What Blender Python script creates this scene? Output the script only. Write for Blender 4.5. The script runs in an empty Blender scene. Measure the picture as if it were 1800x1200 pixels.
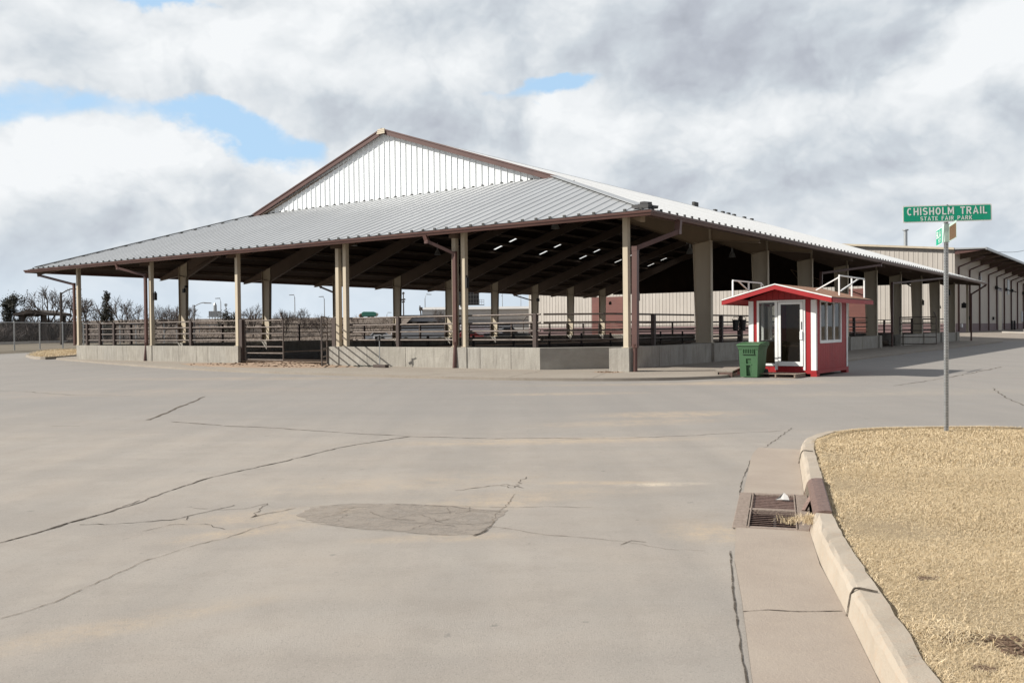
import bpy, bmesh, math, random
import numpy as np
from mathutils import Vector, Matrix

random.seed(7)
rng = np.random.default_rng(11)
SC = bpy.context.scene
COL = SC.collection
PI = math.pi

# ------------------------------------------------------------------ camera
FPX, CAMH = 1578.0, 1.6
ROLL, PITCH = math.radians(0.57), math.radians(-0.78)
cf = Vector((0, math.cos(PITCH), math.sin(PITCH)))
r0 = Vector((1, 0, 0))
u0 = r0.cross(cf)
cr = r0 * math.cos(ROLL) - u0 * math.sin(ROLL)
cu = u0 * math.cos(ROLL) + r0 * math.sin(ROLL)
CP = Vector((0, 0, CAMH))
cam_d = bpy.data.cameras.new('camera')
cam = bpy.data.objects.new('camera', cam_d)
COL.objects.link(cam)
cam.matrix_world = Matrix(((cr.x, cu.x, -cf.x, 0), (cr.y, cu.y, -cf.y, 0), (cr.z, cu.z, -cf.z, CAMH), (0, 0, 0, 1)))
cam_d.sensor_width = 36
cam_d.lens = FPX / 1800 * 36
cam_d.clip_start = 0.1
cam_d.clip_end = 6000
SC.camera = cam


def ray(x, y):
    return cf + cr * ((x - 900) / FPX) + cu * ((600 - y) / FPX)


def gp(x, y, z=0.0):
    """the ground point (height z) seen at a photo pixel"""
    d = ray(x, y)
    return CP + d * ((z - CAMH) / d.z)


def at(x, y, D):
    """the point at depth D (along +Y) seen at a photo pixel"""
    d = ray(x, y)
    return CP + d * (D / d.y)


# the barn's own frame: u runs along its long open front to the far end, v along its side
P0 = Vector((4.0237, 31.348, 0))
UU = Vector((-0.80613, 0.59174, 0))
VV = Vector((0.59174, 0.80613, 0))
ANG = math.atan2(-0.59174, 0.80613)


def W(u, v, z=0.0):
    return P0 + UU * u + VV * v + Vector((0, 0, z))


# ------------------------------------------------------------------ materials
class N:
    def __init__(s, name):
        s.m = bpy.data.materials.new(name)
        s.m.use_nodes = True
        s.t = s.m.node_tree
        s.b = s.t.nodes['Principled BSDF']

    def n(s, typ, **kw):
        x = s.t.nodes.new(typ)
        for k, v in kw.items():
            setattr(x, k, v)
        return x

    def l(s, a, b):
        s.t.links.new(a, b)

    def math(s, op, a, b=None, c=None, clamp=False):
        x = s.n('ShaderNodeMath', operation=op)
        x.use_clamp = clamp
        for i, v in enumerate((a, b, c)):
            if v is None:
                continue
            if isinstance(v, (int, float)):
                x.inputs[i].default_value = v
            else:
                s.l(v, x.inputs[i])
        return x.outputs[0]

    def mix(s, fac, a, b, blend='MIX'):
        x = s.n('ShaderNodeMix', data_type='RGBA', blend_type=blend)
        if isinstance(fac, (int, float)):
            x.inputs[0].default_value = fac
        else:
            s.l(fac, x.inputs[0])
        for i, v in ((6, a), (7, b)):
            if isinstance(v, (tuple, list)):
                x.inputs[i].default_value = (*v[:3], 1)
            else:
                s.l(v, x.inputs[i])
        return x.outputs[2]

    def pos(s):
        return s.n('ShaderNodeNewGeometry').outputs['Position']

    def noise(s, vec, scale, detail=4, rough=0.55, lo=0.35, hi=0.65, vscale=None):
        if vscale:
            mp = s.n('ShaderNodeMapping')
            mp.inputs['Scale'].default_value = vscale
            s.l(vec, mp.inputs[0])
            vec = mp.outputs[0]
        x = s.n('ShaderNodeTexNoise')
        x.inputs['Scale'].default_value = scale
        x.inputs['Detail'].default_value = detail
        x.inputs['Roughness'].default_value = rough
        s.l(vec, x.inputs['Vector'])
        mr = s.n('ShaderNodeMapRange')
        mr.inputs[1].default_value = lo
        mr.inputs[2].default_value = hi
        s.l(x.outputs['Fac'], mr.inputs[0])
        return mr.outputs[0]

    def bump(s, h, strength=0.3, dist=0.01):
        x = s.n('ShaderNodeBump')
        x.inputs['Strength'].default_value = strength
        x.inputs['Distance'].default_value = dist
        s.l(h, x.inputs['Height'])
        s.l(x.outputs[0], s.b.inputs['Normal'])

    def col(s, c):
        if isinstance(c, (tuple, list)):
            s.b.inputs['Base Color'].default_value = (*c[:3], 1)
        else:
            s.l(c, s.b.inputs['Base Color'])

    def set(s, rough=0.7, metal=0.0, spec=0.5):
        s.b.inputs['Roughness'].default_value = rough
        s.b.inputs['Metallic'].default_value = metal
        s.b.inputs['Specular IOR Level'].default_value = spec
        return s.m


def simple(name, c, c2=None, rough=0.7, metal=0.0, scale=3.0, spec=0.5, vscale=None, bump=0.0, bscale=40):
    m = N(name)
    p = m.pos()
    if c2 is None:
        c2 = tuple(x * 0.78 for x in c)
    f = m.noise(p, scale, 5, 0.6, 0.3, 0.7, vscale)
    m.col(m.mix(f, c, c2))
    if bump:
        m.bump(m.noise(p, bscale, 3), bump, 0.01)
    return m.set(rough, metal, spec)


M = {}
M['tan'] = simple('tan_paint', (0.52, 0.45, 0.34), (0.43, 0.365, 0.27), 0.55, scale=1.5, vscale=(1, 1, 0.25))
M['trim'] = simple('brown_trim_paint', (0.105, 0.05, 0.04), (0.075, 0.036, 0.03), 0.42, scale=1.2)
M['rust'] = simple('brown_primer_steel', (0.07, 0.046, 0.037), (0.042, 0.029, 0.025), 0.6, scale=6)
M['pipe'] = simple('worn_steel_pipe', (0.16, 0.133, 0.115), (0.085, 0.064, 0.054), 0.5, metal=0.3, scale=5)
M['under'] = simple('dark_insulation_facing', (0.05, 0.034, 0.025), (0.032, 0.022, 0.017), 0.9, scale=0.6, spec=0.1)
M['frame'] = simple('lit_frame_brown', (0.25, 0.185, 0.12), (0.19, 0.14, 0.09), 0.6, scale=0.8)  # lighter copy: light by the opening put into the rafter colour; also braces
M['rafter'] = simple('shaded_frame_brown', (0.15, 0.104, 0.074), (0.11, 0.075, 0.055), 0.65, scale=0.8)  # darker copy of the frame colour, interior shade put in
M['purlin'] = simple('purlin_paint', (0.18, 0.13, 0.098), (0.13, 0.094, 0.072), 0.65, scale=0.8)
M['black'] = simple('black_plastic', (0.012, 0.011, 0.011), (0.02, 0.018, 0.017), 0.6, scale=8)
M['white'] = simple('white_paint', (0.80, 0.80, 0.78), (0.68, 0.68, 0.66), 0.5, scale=2)
M['gable'] = simple('white_gable_sheet', (0.83, 0.85, 0.85), (0.75, 0.77, 0.77), 0.4, scale=0.9)
M['galv'] = simple('galvanised_steel', (0.42, 0.43, 0.43), (0.3, 0.31, 0.31), 0.45, metal=0.6, scale=18)
M['green_sign'] = simple('green_sign_sheeting', (0.0, 0.40, 0.235), (0.0, 0.37, 0.215), 0.4, scale=4)
M['sign_white'] = simple('white_sign_sheeting', (0.92, 0.93, 0.92), (0.88, 0.89, 0.88), 0.4, scale=4)
M['mint'] = simple('pale_sign_edge', (0.50, 0.64, 0.57), (0.42, 0.55, 0.49), 0.5, scale=12)
M['sign_back'] = simple('brown_sign_back', (0.13, 0.075, 0.03), (0.10, 0.05, 0.022), 0.55, scale=20)
M['bin'] = simple('green_bin_plastic', (0.045, 0.12, 0.048), (0.037, 0.098, 0.041), 0.5, scale=3)
M['cast'] = simple('brown_cast_iron', (0.20, 0.13, 0.105), (0.12, 0.075, 0.06), 0.6, metal=0.2, scale=25, bump=0.3)
M['castrough'] = simple('rusty_grate_iron', (0.30, 0.24, 0.195), (0.20, 0.15, 0.118), 0.8, metal=0.1, scale=30, bump=0.4, bscale=90)
M['void'] = simple('dark_drain_void', (0.012, 0.010, 0.009), (0.02, 0.016, 0.013), 0.95)  # near-black puts the shade inside drain openings into the colour
M['wood'] = simple('grey_pallet_wood', (0.26, 0.20, 0.155), (0.17, 0.125, 0.095), 0.85, scale=14, vscale=(1, 1, 4))
M['shingle'] = simple('brown_shingles', (0.30, 0.16, 0.095), (0.20, 0.10, 0.06), 0.9, scale=9, bump=0.5, bscale=30)
M['dirt'] = simple('brown_soil', (0.16, 0.105, 0.07), (0.085, 0.055, 0.04), 0.95, scale=1.2, spec=0.1)
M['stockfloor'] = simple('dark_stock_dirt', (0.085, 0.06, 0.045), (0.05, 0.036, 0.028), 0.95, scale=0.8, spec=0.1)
M['clip'] = simple('dark_fitting', (0.03, 0.03, 0.028), (0.05, 0.05, 0.045), 0.7, scale=9)
M['maroon'] = simple('maroon_door_paint', (0.165, 0.062, 0.048), (0.13, 0.05, 0.04), 0.55, scale=0.7)
M['wainscot'] = simple('maroon_block', (0.17, 0.105, 0.105), (0.125, 0.08, 0.08), 0.7, scale=1.1)
M['hose'] = simple('dark_hose', (0.02, 0.045, 0.035), (0.014, 0.03, 0.025), 0.5)
M['bark'] = simple('grey_bark', (0.085, 0.068, 0.056), (0.05, 0.04, 0.033), 0.9, scale=4)
M['twig'] = simple('brown_twigs', (0.10, 0.076, 0.062), (0.065, 0.05, 0.042), 0.9, scale=1)
M['vine'] = simple('dark_vine_leaves', (0.05, 0.05, 0.03), (0.024, 0.022, 0.015), 0.8, scale=1.5)
M['brush'] = simple('winter_brush', (0.085, 0.066, 0.056), (0.045, 0.036, 0.033), 0.95, scale=0.25)
M['embank'] = simple('dry_embankment', (0.17, 0.13, 0.10), (0.11, 0.088, 0.07), 0.95, scale=0.15)
M['lampmetal'] = simple('weathered_pole', (0.16, 0.15, 0.14), (0.1, 0.095, 0.09), 0.6, metal=0.4)
M['conc2'] = simple('pale_concrete', (0.42, 0.39, 0.35), (0.34, 0.31, 0.27), 0.85, scale=0.8)
M['shed'] = simple('white_shed_sheet', (0.46, 0.44, 0.415), (0.40, 0.385, 0.36), 0.6, scale=0.3)
M['shedlow'] = simple('grey_shed_sheet', (0.30, 0.30, 0.31), (0.24, 0.24, 0.25), 0.6, scale=0.3)
M['tyre'] = simple('black_tyre', (0.015, 0.015, 0.015), (0.025, 0.025, 0.025), 0.8)
M['carglass'] = simple('dark_car_glass', (0.015, 0.018, 0.02), (0.02, 0.022, 0.025), 0.08)
M['skirt'] = simple('booth_dark_interior', (0.10, 0.085, 0.065), (0.07, 0.06, 0.05), 0.8)
M['plywood'] = simple('plywood_lining', (0.42, 0.30, 0.17), (0.34, 0.23, 0.13), 0.7, scale=2, vscale=(1, 1, .3))


def red_mat():
    m = N('red_booth_paint')
    p = m.pos()
    f = m.noise(p, 2.2, 6, 0.65, 0.3, 0.7, (1, 1, 0.35))
    f2 = m.noise(p, 22, 4, 0.6, 0.55, 0.75, (1, 1, 0.12))
    c = m.mix(f, (0.34, 0.005, 0.008), (0.27, 0.005, 0.007))
    m.col(m.mix(m.math('MULTIPLY', f2, 0.35), c, (0.26, 0.02, 0.02)))
    return m.set(0.55)


M['red'] = red_mat()


def glass_mat():
    m = N('window_glass')
    m.b.inputs['Base Color'].default_value = (0.72, 0.76, 0.74, 1)
    tr = m.n('ShaderNodeBsdfTransparent')
    tr.inputs[0].default_value = (0.62, 0.64, 0.63, 1)
    gl = m.n('ShaderNodeBsdfGlossy')
    gl.inputs['Roughness'].default_value = 0.02
    fr = m.n('ShaderNodeFresnel')
    fr.inputs[0].default_value = 1.5
    f = m.math('MULTIPLY', fr.outputs[0], 0.75)
    mx = m.n('ShaderNodeMixShader')
    m.l(f, mx.inputs[0])
    m.l(tr.outputs[0], mx.inputs[1])
    m.l(gl.outputs[0], mx.inputs[2])
    m.l(mx.outputs[0], m.t.nodes['Material Output'].inputs[0])
    return m.m


M['glass'] = glass_mat()


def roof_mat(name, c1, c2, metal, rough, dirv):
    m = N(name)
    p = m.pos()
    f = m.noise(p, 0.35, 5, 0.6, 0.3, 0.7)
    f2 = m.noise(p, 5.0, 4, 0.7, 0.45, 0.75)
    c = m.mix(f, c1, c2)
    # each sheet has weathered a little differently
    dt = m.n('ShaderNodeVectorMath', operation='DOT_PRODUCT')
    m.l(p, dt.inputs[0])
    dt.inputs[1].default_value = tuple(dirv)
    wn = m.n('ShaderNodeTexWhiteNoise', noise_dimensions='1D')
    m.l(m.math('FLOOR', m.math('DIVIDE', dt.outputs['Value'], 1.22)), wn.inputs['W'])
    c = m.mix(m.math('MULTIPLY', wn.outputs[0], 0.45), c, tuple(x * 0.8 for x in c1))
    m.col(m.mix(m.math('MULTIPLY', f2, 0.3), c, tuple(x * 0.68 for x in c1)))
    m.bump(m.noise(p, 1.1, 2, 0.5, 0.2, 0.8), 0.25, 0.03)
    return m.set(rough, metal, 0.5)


M['roof_grey'] = roof_mat('grey_roof_sheet', (0.39, 0.40, 0.405), (0.345, 0.355, 0.36), 0.2, 0.5, UU)  # lean-to sheet, greyer than the long slopes
M['roof_white'] = roof_mat('white_roof_sheet', (0.56, 0.565, 0.56), (0.49, 0.495, 0.49), 0.0, 0.45, VV)


def concrete_wall():
    m = N('stained_wall_concrete')
    p = m.pos()
    dt = m.n('ShaderNodeVectorMath', operation='DOT_PRODUCT')
    m.l(p, dt.inputs[0])
    dt.inputs[1].default_value = tuple(UU * 1.0 + VV * 0.9)
    s = dt.outputs['Value']
    # casting panels of uneven tint
    cell = m.math('FLOOR', m.math('MULTIPLY', s, 0.8))
    wn = m.n('ShaderNodeTexWhiteNoise', noise_dimensions='1D')
    m.l(cell, wn.inputs['W'])
    cb = m.n('ShaderNodeCombineXYZ')
    m.l(s, cb.inputs[0])
    sz = m.n('ShaderNodeSeparateXYZ')
    m.l(p, sz.inputs[0])
    m.l(m.math('MULTIPLY', sz.outputs[2], 0.16), cb.inputs[2])
    st = m.noise(cb.outputs[0], 7.0, 5, 0.65, 0.42, 0.72)
    bl = m.noise(p, 1.3, 5, 0.6, 0.3, 0.7)
    c = m.mix(bl, (0.395, 0.37, 0.322), (0.29, 0.268, 0.23))
    c = m.mix(m.math('MULTIPLY', wn.outputs[0], 0.5), c, (0.31, 0.30, 0.275))
    c = m.mix(m.math('MULTIPLY', st, 0.72), c, (0.20, 0.183, 0.16))
    wh = m.noise(cb.outputs[0], 11.0, 4, 0.6, 0.62, 0.8)
    c = m.mix(m.math('MULTIPLY', wh, 0.6), c, (0.52, 0.5, 0.46))
    m.col(c)
    m.bump(m.noise(p, 18, 5), 0.25, 0.02)
    return m.set(0.9, 0, 0.2)


M['wall'] = concrete_wall()


def pale_walk(name, c1, c2, c3, sc=1.0):
    m = N(name)
    p = m.pos()
    a = m.noise(p, 0.7 * sc, 6, 0.6, 0.3, 0.7)
    b = m.noise(p, 9 * sc, 6, 0.7, 0.5, 0.72)
    g = m.noise(p, 160, 3, 0.7, 0.3, 0.7)
    c = m.mix(a, c1, c2)
    c = m.mix(m.math('MULTIPLY', b, 0.5), c, c3)
    c = m.mix(m.math('MULTIPLY', g, 0.22), c, tuple(x * .55 for x in c1))
    m.col(c)
    m.bump(m.noise(p, 60, 5, 0.7), 0.25, 0.01)
    return m.set(0.88, 0, 0.25)


M['walk'] = pale_walk('sidewalk_concrete', (0.32, 0.283, 0.238), (0.275, 0.24, 0.20), (0.24, 0.19, 0.145))
M['kerb'] = pale_walk('kerb_concrete', (0.43, 0.375, 0.305), (0.36, 0.305, 0.24), (0.40, 0.28, 0.195), 2.5)
M['gutter'] = pale_walk('gutter_concrete', (0.36, 0.305, 0.252), (0.30, 0.248, 0.205), (0.38, 0.315, 0.25), 2.0)


def road_mat():
    m = N('worn_road_concrete')
    p = m.pos()
    a = m.noise(p, 0.16, 5, 0.55, 0.3, 0.7)
    b = m.noise(p, 0.9, 6, 0.65, 0.35, 0.7)
    # traffic polishing follows the turning lanes (roughly across the picture)
    st = m.noise(p, 1.0, 5, 0.6, 0.38, 0.68, (0.12, 0.9, 1))
    fine = m.noise(p, 70, 5, 0.85, 0.3, 0.72)
    grit = m.noise(p, 240, 2, 0.8, 0.35, 0.65)
    agg = m.n('ShaderNodeTexVoronoi')
    agg.inputs['Scale'].default_value = 130
    m.l(p, agg.inputs['Vector'])
    agc = m.n('ShaderNodeSeparateColor')
    m.l(agg.outputs['Color'], agc.inputs[0])
    c = m.mix(a, (0.375, 0.336, 0.292), (0.32, 0.29, 0.256))
    c = m.mix(m.math('MULTIPLY', b, 0.5), c, (0.345, 0.29, 0.236))
    c = m.mix(m.math('MULTIPLY', st, 0.34), c, (0.215, 0.196, 0.176))
    # wheel paths along the lane that runs past the grass corner
    mp = m.n('ShaderNodeMapping')
    mp.inputs['Rotation'].default_value = (0, 0, math.radians(18))
    mp.inputs['Scale'].default_value = (1.1, 0.05, 1)
    m.l(p, mp.inputs[0])
    wp = m.noise(mp.outputs[0], 1.0, 4, 0.55, 0.42, 0.66)
    c = m.mix(m.math('MULTIPLY', wp, 0.5), c, (0.245, 0.224, 0.20))
    mo = m.noise(p, 2.6, 7, 0.72, 0.48, 0.72)
    c = m.mix(m.math('MULTIPLY', mo, 0.4), c, (0.235, 0.203, 0.172))
    ml = m.noise(p, 1.5, 7, 0.7, 0.55, 0.75)
    c = m.mix(m.math('MULTIPLY', ml, 0.45), c, (0.39, 0.35, 0.30))
    # low-angle sky reflection put into the colour of the far half
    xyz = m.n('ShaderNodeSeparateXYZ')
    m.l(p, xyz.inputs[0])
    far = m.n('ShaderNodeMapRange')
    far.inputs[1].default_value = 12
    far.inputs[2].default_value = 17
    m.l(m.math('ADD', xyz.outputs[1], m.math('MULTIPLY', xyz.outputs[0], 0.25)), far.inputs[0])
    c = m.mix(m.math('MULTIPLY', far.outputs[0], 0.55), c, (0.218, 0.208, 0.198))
    gr = m.math('ADD', m.math('MULTIPLY', fine, 0.20), m.math('MULTIPLY', grit, 0.16))
    c = m.mix(gr, c, (0.18, 0.168, 0.15))
    c = m.mix(m.math('MULTIPLY', m.math('GREATER_THAN', agc.outputs[0], 0.92), 0.16), c, (0.42, 0.38, 0.33))
    c = m.mix(m.math('MULTIPLY', m.math('LESS_THAN', agc.outputs[1], 0.08), 0.22), c, (0.13, 0.12, 0.11))
    # small dark spots and oil drips
    sp = m.noise(p, 6.5, 3, 0.5, 0.70, 0.76)
    c = m.mix(m.math('MULTIPLY', sp, 0.55), c, (0.14, 0.13, 0.12))
    # blown sand in shallow places: (photo x, y, half length, half depth, angle)
    def sand(x, y, la, lb, ang, amt, col, c, sc=3.0):
        q = gp(x, y)
        mp = m.n('ShaderNodeMapping', vector_type='TEXTURE')
        mp.inputs['Location'].default_value = (q.x, q.y, 0)
        mp.inputs['Rotation'].default_value = (0, 0, ang)
        mp.inputs['Scale'].default_value = (la, lb, 1)
        m.l(p, mp.inputs[0])
        ln = m.n('ShaderNodeVectorMath', operation='LENGTH')
        m.l(mp.outputs[0], ln.inputs[0])
        k = m.n('ShaderNodeMapRange', interpolation_type='SMOOTHSTEP')
        k.inputs[1].default_value = 1.0
        k.inputs[2].default_value = 0.15
        m.l(ln.outputs['Value'], k.inputs[0])
        nz = m.noise(p, sc, 8, 0.78, 0.36, 0.60)
        nz = m.math('MULTIPLY', nz, m.noise(p, sc * 9, 5, 0.8, 0.34, 0.52))
        return m.mix(m.math('MULTIPLY', m.math('MULTIPLY', k.outputs[0], nz), amt), c, col)
    S = (0.42, 0.33, 0.235)
    c = sand(960, 775, 3.2, 0.55, 0.06, 0.85, S, c)
    c = sand(1180, 728, 2.2, 0.9, 0.1, 0.85, S, c)
    c = sand(1120, 742, 2.6, 0.8, 0.25, 0.55, S, c)
    c = sand(1060, 848, 0.9, 0.18, 0.0, 0.9, S, c)
    c = sand(1165, 851, 0.6, 0.16, 0.1, 0.9, (0.56, 0.47, 0.36), c)
    c = sand(1250, 935, 0.55, 0.55, 0.2, 0.9, S, c, 5)
    c = sand(1220, 915, 0.7, 0.5, 0.2, 0.6, (0.27, 0.225, 0.18), c)
    c = sand(500, 905, 1.3, 0.45, 0.35, 0.7, S, c)
    c = sand(430, 935, 0.9, 0.25, 0.5, 0.75, S, c)
    c = sand(770, 945, 0.9, 0.2, 0.1, 0.7, S, c)
    c = sand(860, 885, 0.9, 0.5, 0.5, 0.6, S, c)
    c = sand(700, 850, 2.6, 0.8, 0.2, 0.4, S, c)
    c = sand(930, 870, 2.2, 0.5, 0.2, 0.35, S, c)
    c = sand(1320, 672, 3.5, 1.6, 0.1, 0.85, (0.42, 0.33, 0.235), c, 1.5)
    c = sand(1180, 675, 6, 0.9, 0.0, 0.5, (0.42, 0.33, 0.235), c, 1.5)
    c = sand(470, 665, 10, 1.5, -0.1, 0.5, (0.40, 0.31, 0.225), c, 1.0)
    c = sand(990, 692, 3.0, 0.7, 0.05, 0.6, S, c)
    c = sand(150, 1110, 1.8, 0.25, 0.65, 0.45, S, c)
    c = sand(250, 690, 9, 2.5, 0.1, 0.35, (0.37, 0.30, 0.235), c, 0.7)
    c = sand(1600, 690, 5, 1.5, 0.1, 0.35, (0.40, 0.34, 0.26), c, 0.7)
    m.col(c)
    hb = m.math('ADD', m.math('MULTIPLY', fine, 0.6), m.math('MULTIPLY', agc.outputs[2], 0.5))
    m.bump(hb, 0.4, 0.006)
    return m.set(0.86, 0, 0.3)


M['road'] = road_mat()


def crack_mat(name, c1, c2, lo, hi, a0, sc):
    m = N(name)
    p = m.pos()
    m.col(m.mix(m.noise(p, 7, 5, .6, .3, .7), c1, c2))
    al = m.noise(p, sc, 6, 0.75, lo, hi)
    m.l(m.math('ADD', a0, m.math('MULTIPLY', al, 1 - a0)), m.b.inputs['Alpha'])
    return m.set(0.95, 0, 0.1)


M['crack'] = crack_mat('dark_crack_soil', (0.10, 0.083, 0.066), (0.055, 0.046, 0.038), 0.36, 0.56, 0.25, 9)  # dark brown with patchy alpha, for cracks and joints
M['crack_soft'] = crack_mat('hairline_crack_soil', (0.15, 0.122, 0.095), (0.09, 0.074, 0.06), 0.36, 0.58, 0.2, 7)
M['crack_faint'] = crack_mat('silted_crack_soil', (0.235, 0.195, 0.155), (0.17, 0.14, 0.11), 0.38, 0.60, 0.15, 7)
M['patch'] = pale_walk('asphalt_patch', (0.33, 0.288, 0.245), (0.29, 0.252, 0.214), (0.37, 0.305, 0.24), 2.2)
_m = N.__new__(N)
_m.m = M['patch']; _m.t = _m.m.node_tree; _m.b = _m.t.nodes['Principled BSDF']
_m.l(_m.math('ADD', 0.12, _m.math('MULTIPLY', 0.65, _m.noise(_m.pos(), 4.5, 7, 0.75, 0.36, 0.54))), _m.b.inputs['Alpha'])
M['land'] = simple('dry_land', (0.17, 0.135, 0.09), (0.12, 0.1, 0.07), 0.95, scale=0.08)
M['apron'] = pale_walk('apron_concrete', (0.27, 0.235, 0.20), (0.225, 0.195, 0.165), (0.30, 0.235, 0.18))


def straw_mat(name, cols):
    m = N(name)
    gi = m.n('ShaderNodeNewGeometry')
    p = gi.outputs['Position']
    rp = m.n('ShaderNodeValToRGB')
    rp.color_ramp.elements[0].color = (*cols[0], 1)
    rp.color_ramp.elements[1].color = (*cols[-1], 1)
    for i, c in enumerate(cols[1:-1]):
        e = rp.color_ramp.elements.new((i + 1) / (len(cols) - 1))
        e.color = (*c, 1)
    m.l(gi.outputs['Random Per Island'], rp.inputs[0])
    pt = m.noise(p, 1.6, 5, 0.6, 0.35, 0.7)
    pt2 = m.noise(p, 5.5, 3, 0.6, 0.52, 0.72)
    c = m.mix(m.math('MULTIPLY', pt, 0.2), rp.outputs[0], (0.46, 0.35, 0.20))
    c = m.mix(m.math('MULTIPLY', pt2, 0.25), c, (0.40, 0.32, 0.20))
    m.col(c)
    return m.set(0.8, 0, 0.25)


M['straw'] = straw_mat('dry_straw', [(0.45, 0.34, 0.195), (0.58, 0.45, 0.275), (0.65, 0.52, 0.335), (0.71, 0.59, 0.405), (0.53, 0.405, 0.24)])
M['thatch'] = simple('turf_thatch', (0.42, 0.32, 0.19), (0.30, 0.225, 0.135), 0.95, scale=12, bump=0.8, bscale=120)


def sheet_wall(name, c1, c2, dirv, pitch):
    """painted ribbed cladding: the seams are a shallow profile, given as bump"""
    m = N(name)
    p = m.pos()
    dt = m.n('ShaderNodeVectorMath', operation='DOT_PRODUCT')
    m.l(p, dt.inputs[0])
    dt.inputs[1].default_value = tuple(dirv)
    fr = m.math('FRACT', m.math('DIVIDE', dt.outputs['Value'], pitch))
    seam = m.math('LESS_THAN', fr, 0.13)
    f = m.noise(p, 0.4, 5, 0.6, 0.3, 0.7)
    c = m.mix(f, c1, c2)
    m.col(c)
    m.bump(seam, 1.0, 0.05)
    return m.set(0.6)


M['ware_front'] = sheet_wall('ribbed_cream_sheet', (0.47, 0.43, 0.385), (0.42, 0.385, 0.34), UU, 1.0)
M['ware_side'] = sheet_wall('tan_side_sheet', (0.46, 0.40, 0.33), (0.41, 0.355, 0.29), VV, 1.2)


def mesh_wire_mat():
    m = N('chain_link_wire')
    p = m.pos()
    s = m.n('ShaderNodeSeparateXYZ')
    m.l(p, s.inputs[0])
    a = m.math('ADD', s.outputs[1], s.outputs[2])
    b = m.math('SUBTRACT', s.outputs[1], s.outputs[2])
    w1 = m.math('LESS_THAN', m.math('FRACT', m.math('MULTIPLY', a, 11.0)), 0.075)
    w2 = m.math('LESS_THAN', m.math('FRACT', m.math('MULTIPLY', b, 11.0)), 0.075)
    al = m.math('MAXIMUM', w1, w2)
    m.col((0.24, 0.24, 0.24))
    m.l(al, m.b.inputs['Alpha'])
    return m.set(0.5, 0.5)


M['wire'] = mesh_wire_mat()


def skylight_mat():
    m = N('translucent_skylight_sheet')
    tl = m.n('ShaderNodeBsdfTranslucent')
    tl.inputs[0].default_value = (0.86, 0.86, 0.84, 1)
    tp = m.n('ShaderNodeBsdfTransparent')
    tp.inputs[0].default_value = (0.85, 0.87, 0.88, 1)
    mx = m.n('ShaderNodeMixShader')
    mx.inputs[0].default_value = 0.5
    m.l(tl.outputs[0], mx.inputs[1])
    m.l(tp.outputs[0], mx.inputs[2])
    m.l(mx.outputs[0], m.t.nodes['Material Output'].inputs[0])
    return m.m


M['skylight'] = skylight_mat()


def car_paint(name, c):
    m = simple(name, c, tuple(x * .9 for x in c), 0.3, scale=1)
    m.node_tree.nodes['Principled BSDF'].inputs['Coat Weight'].default_value = 0.6
    return m


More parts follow.
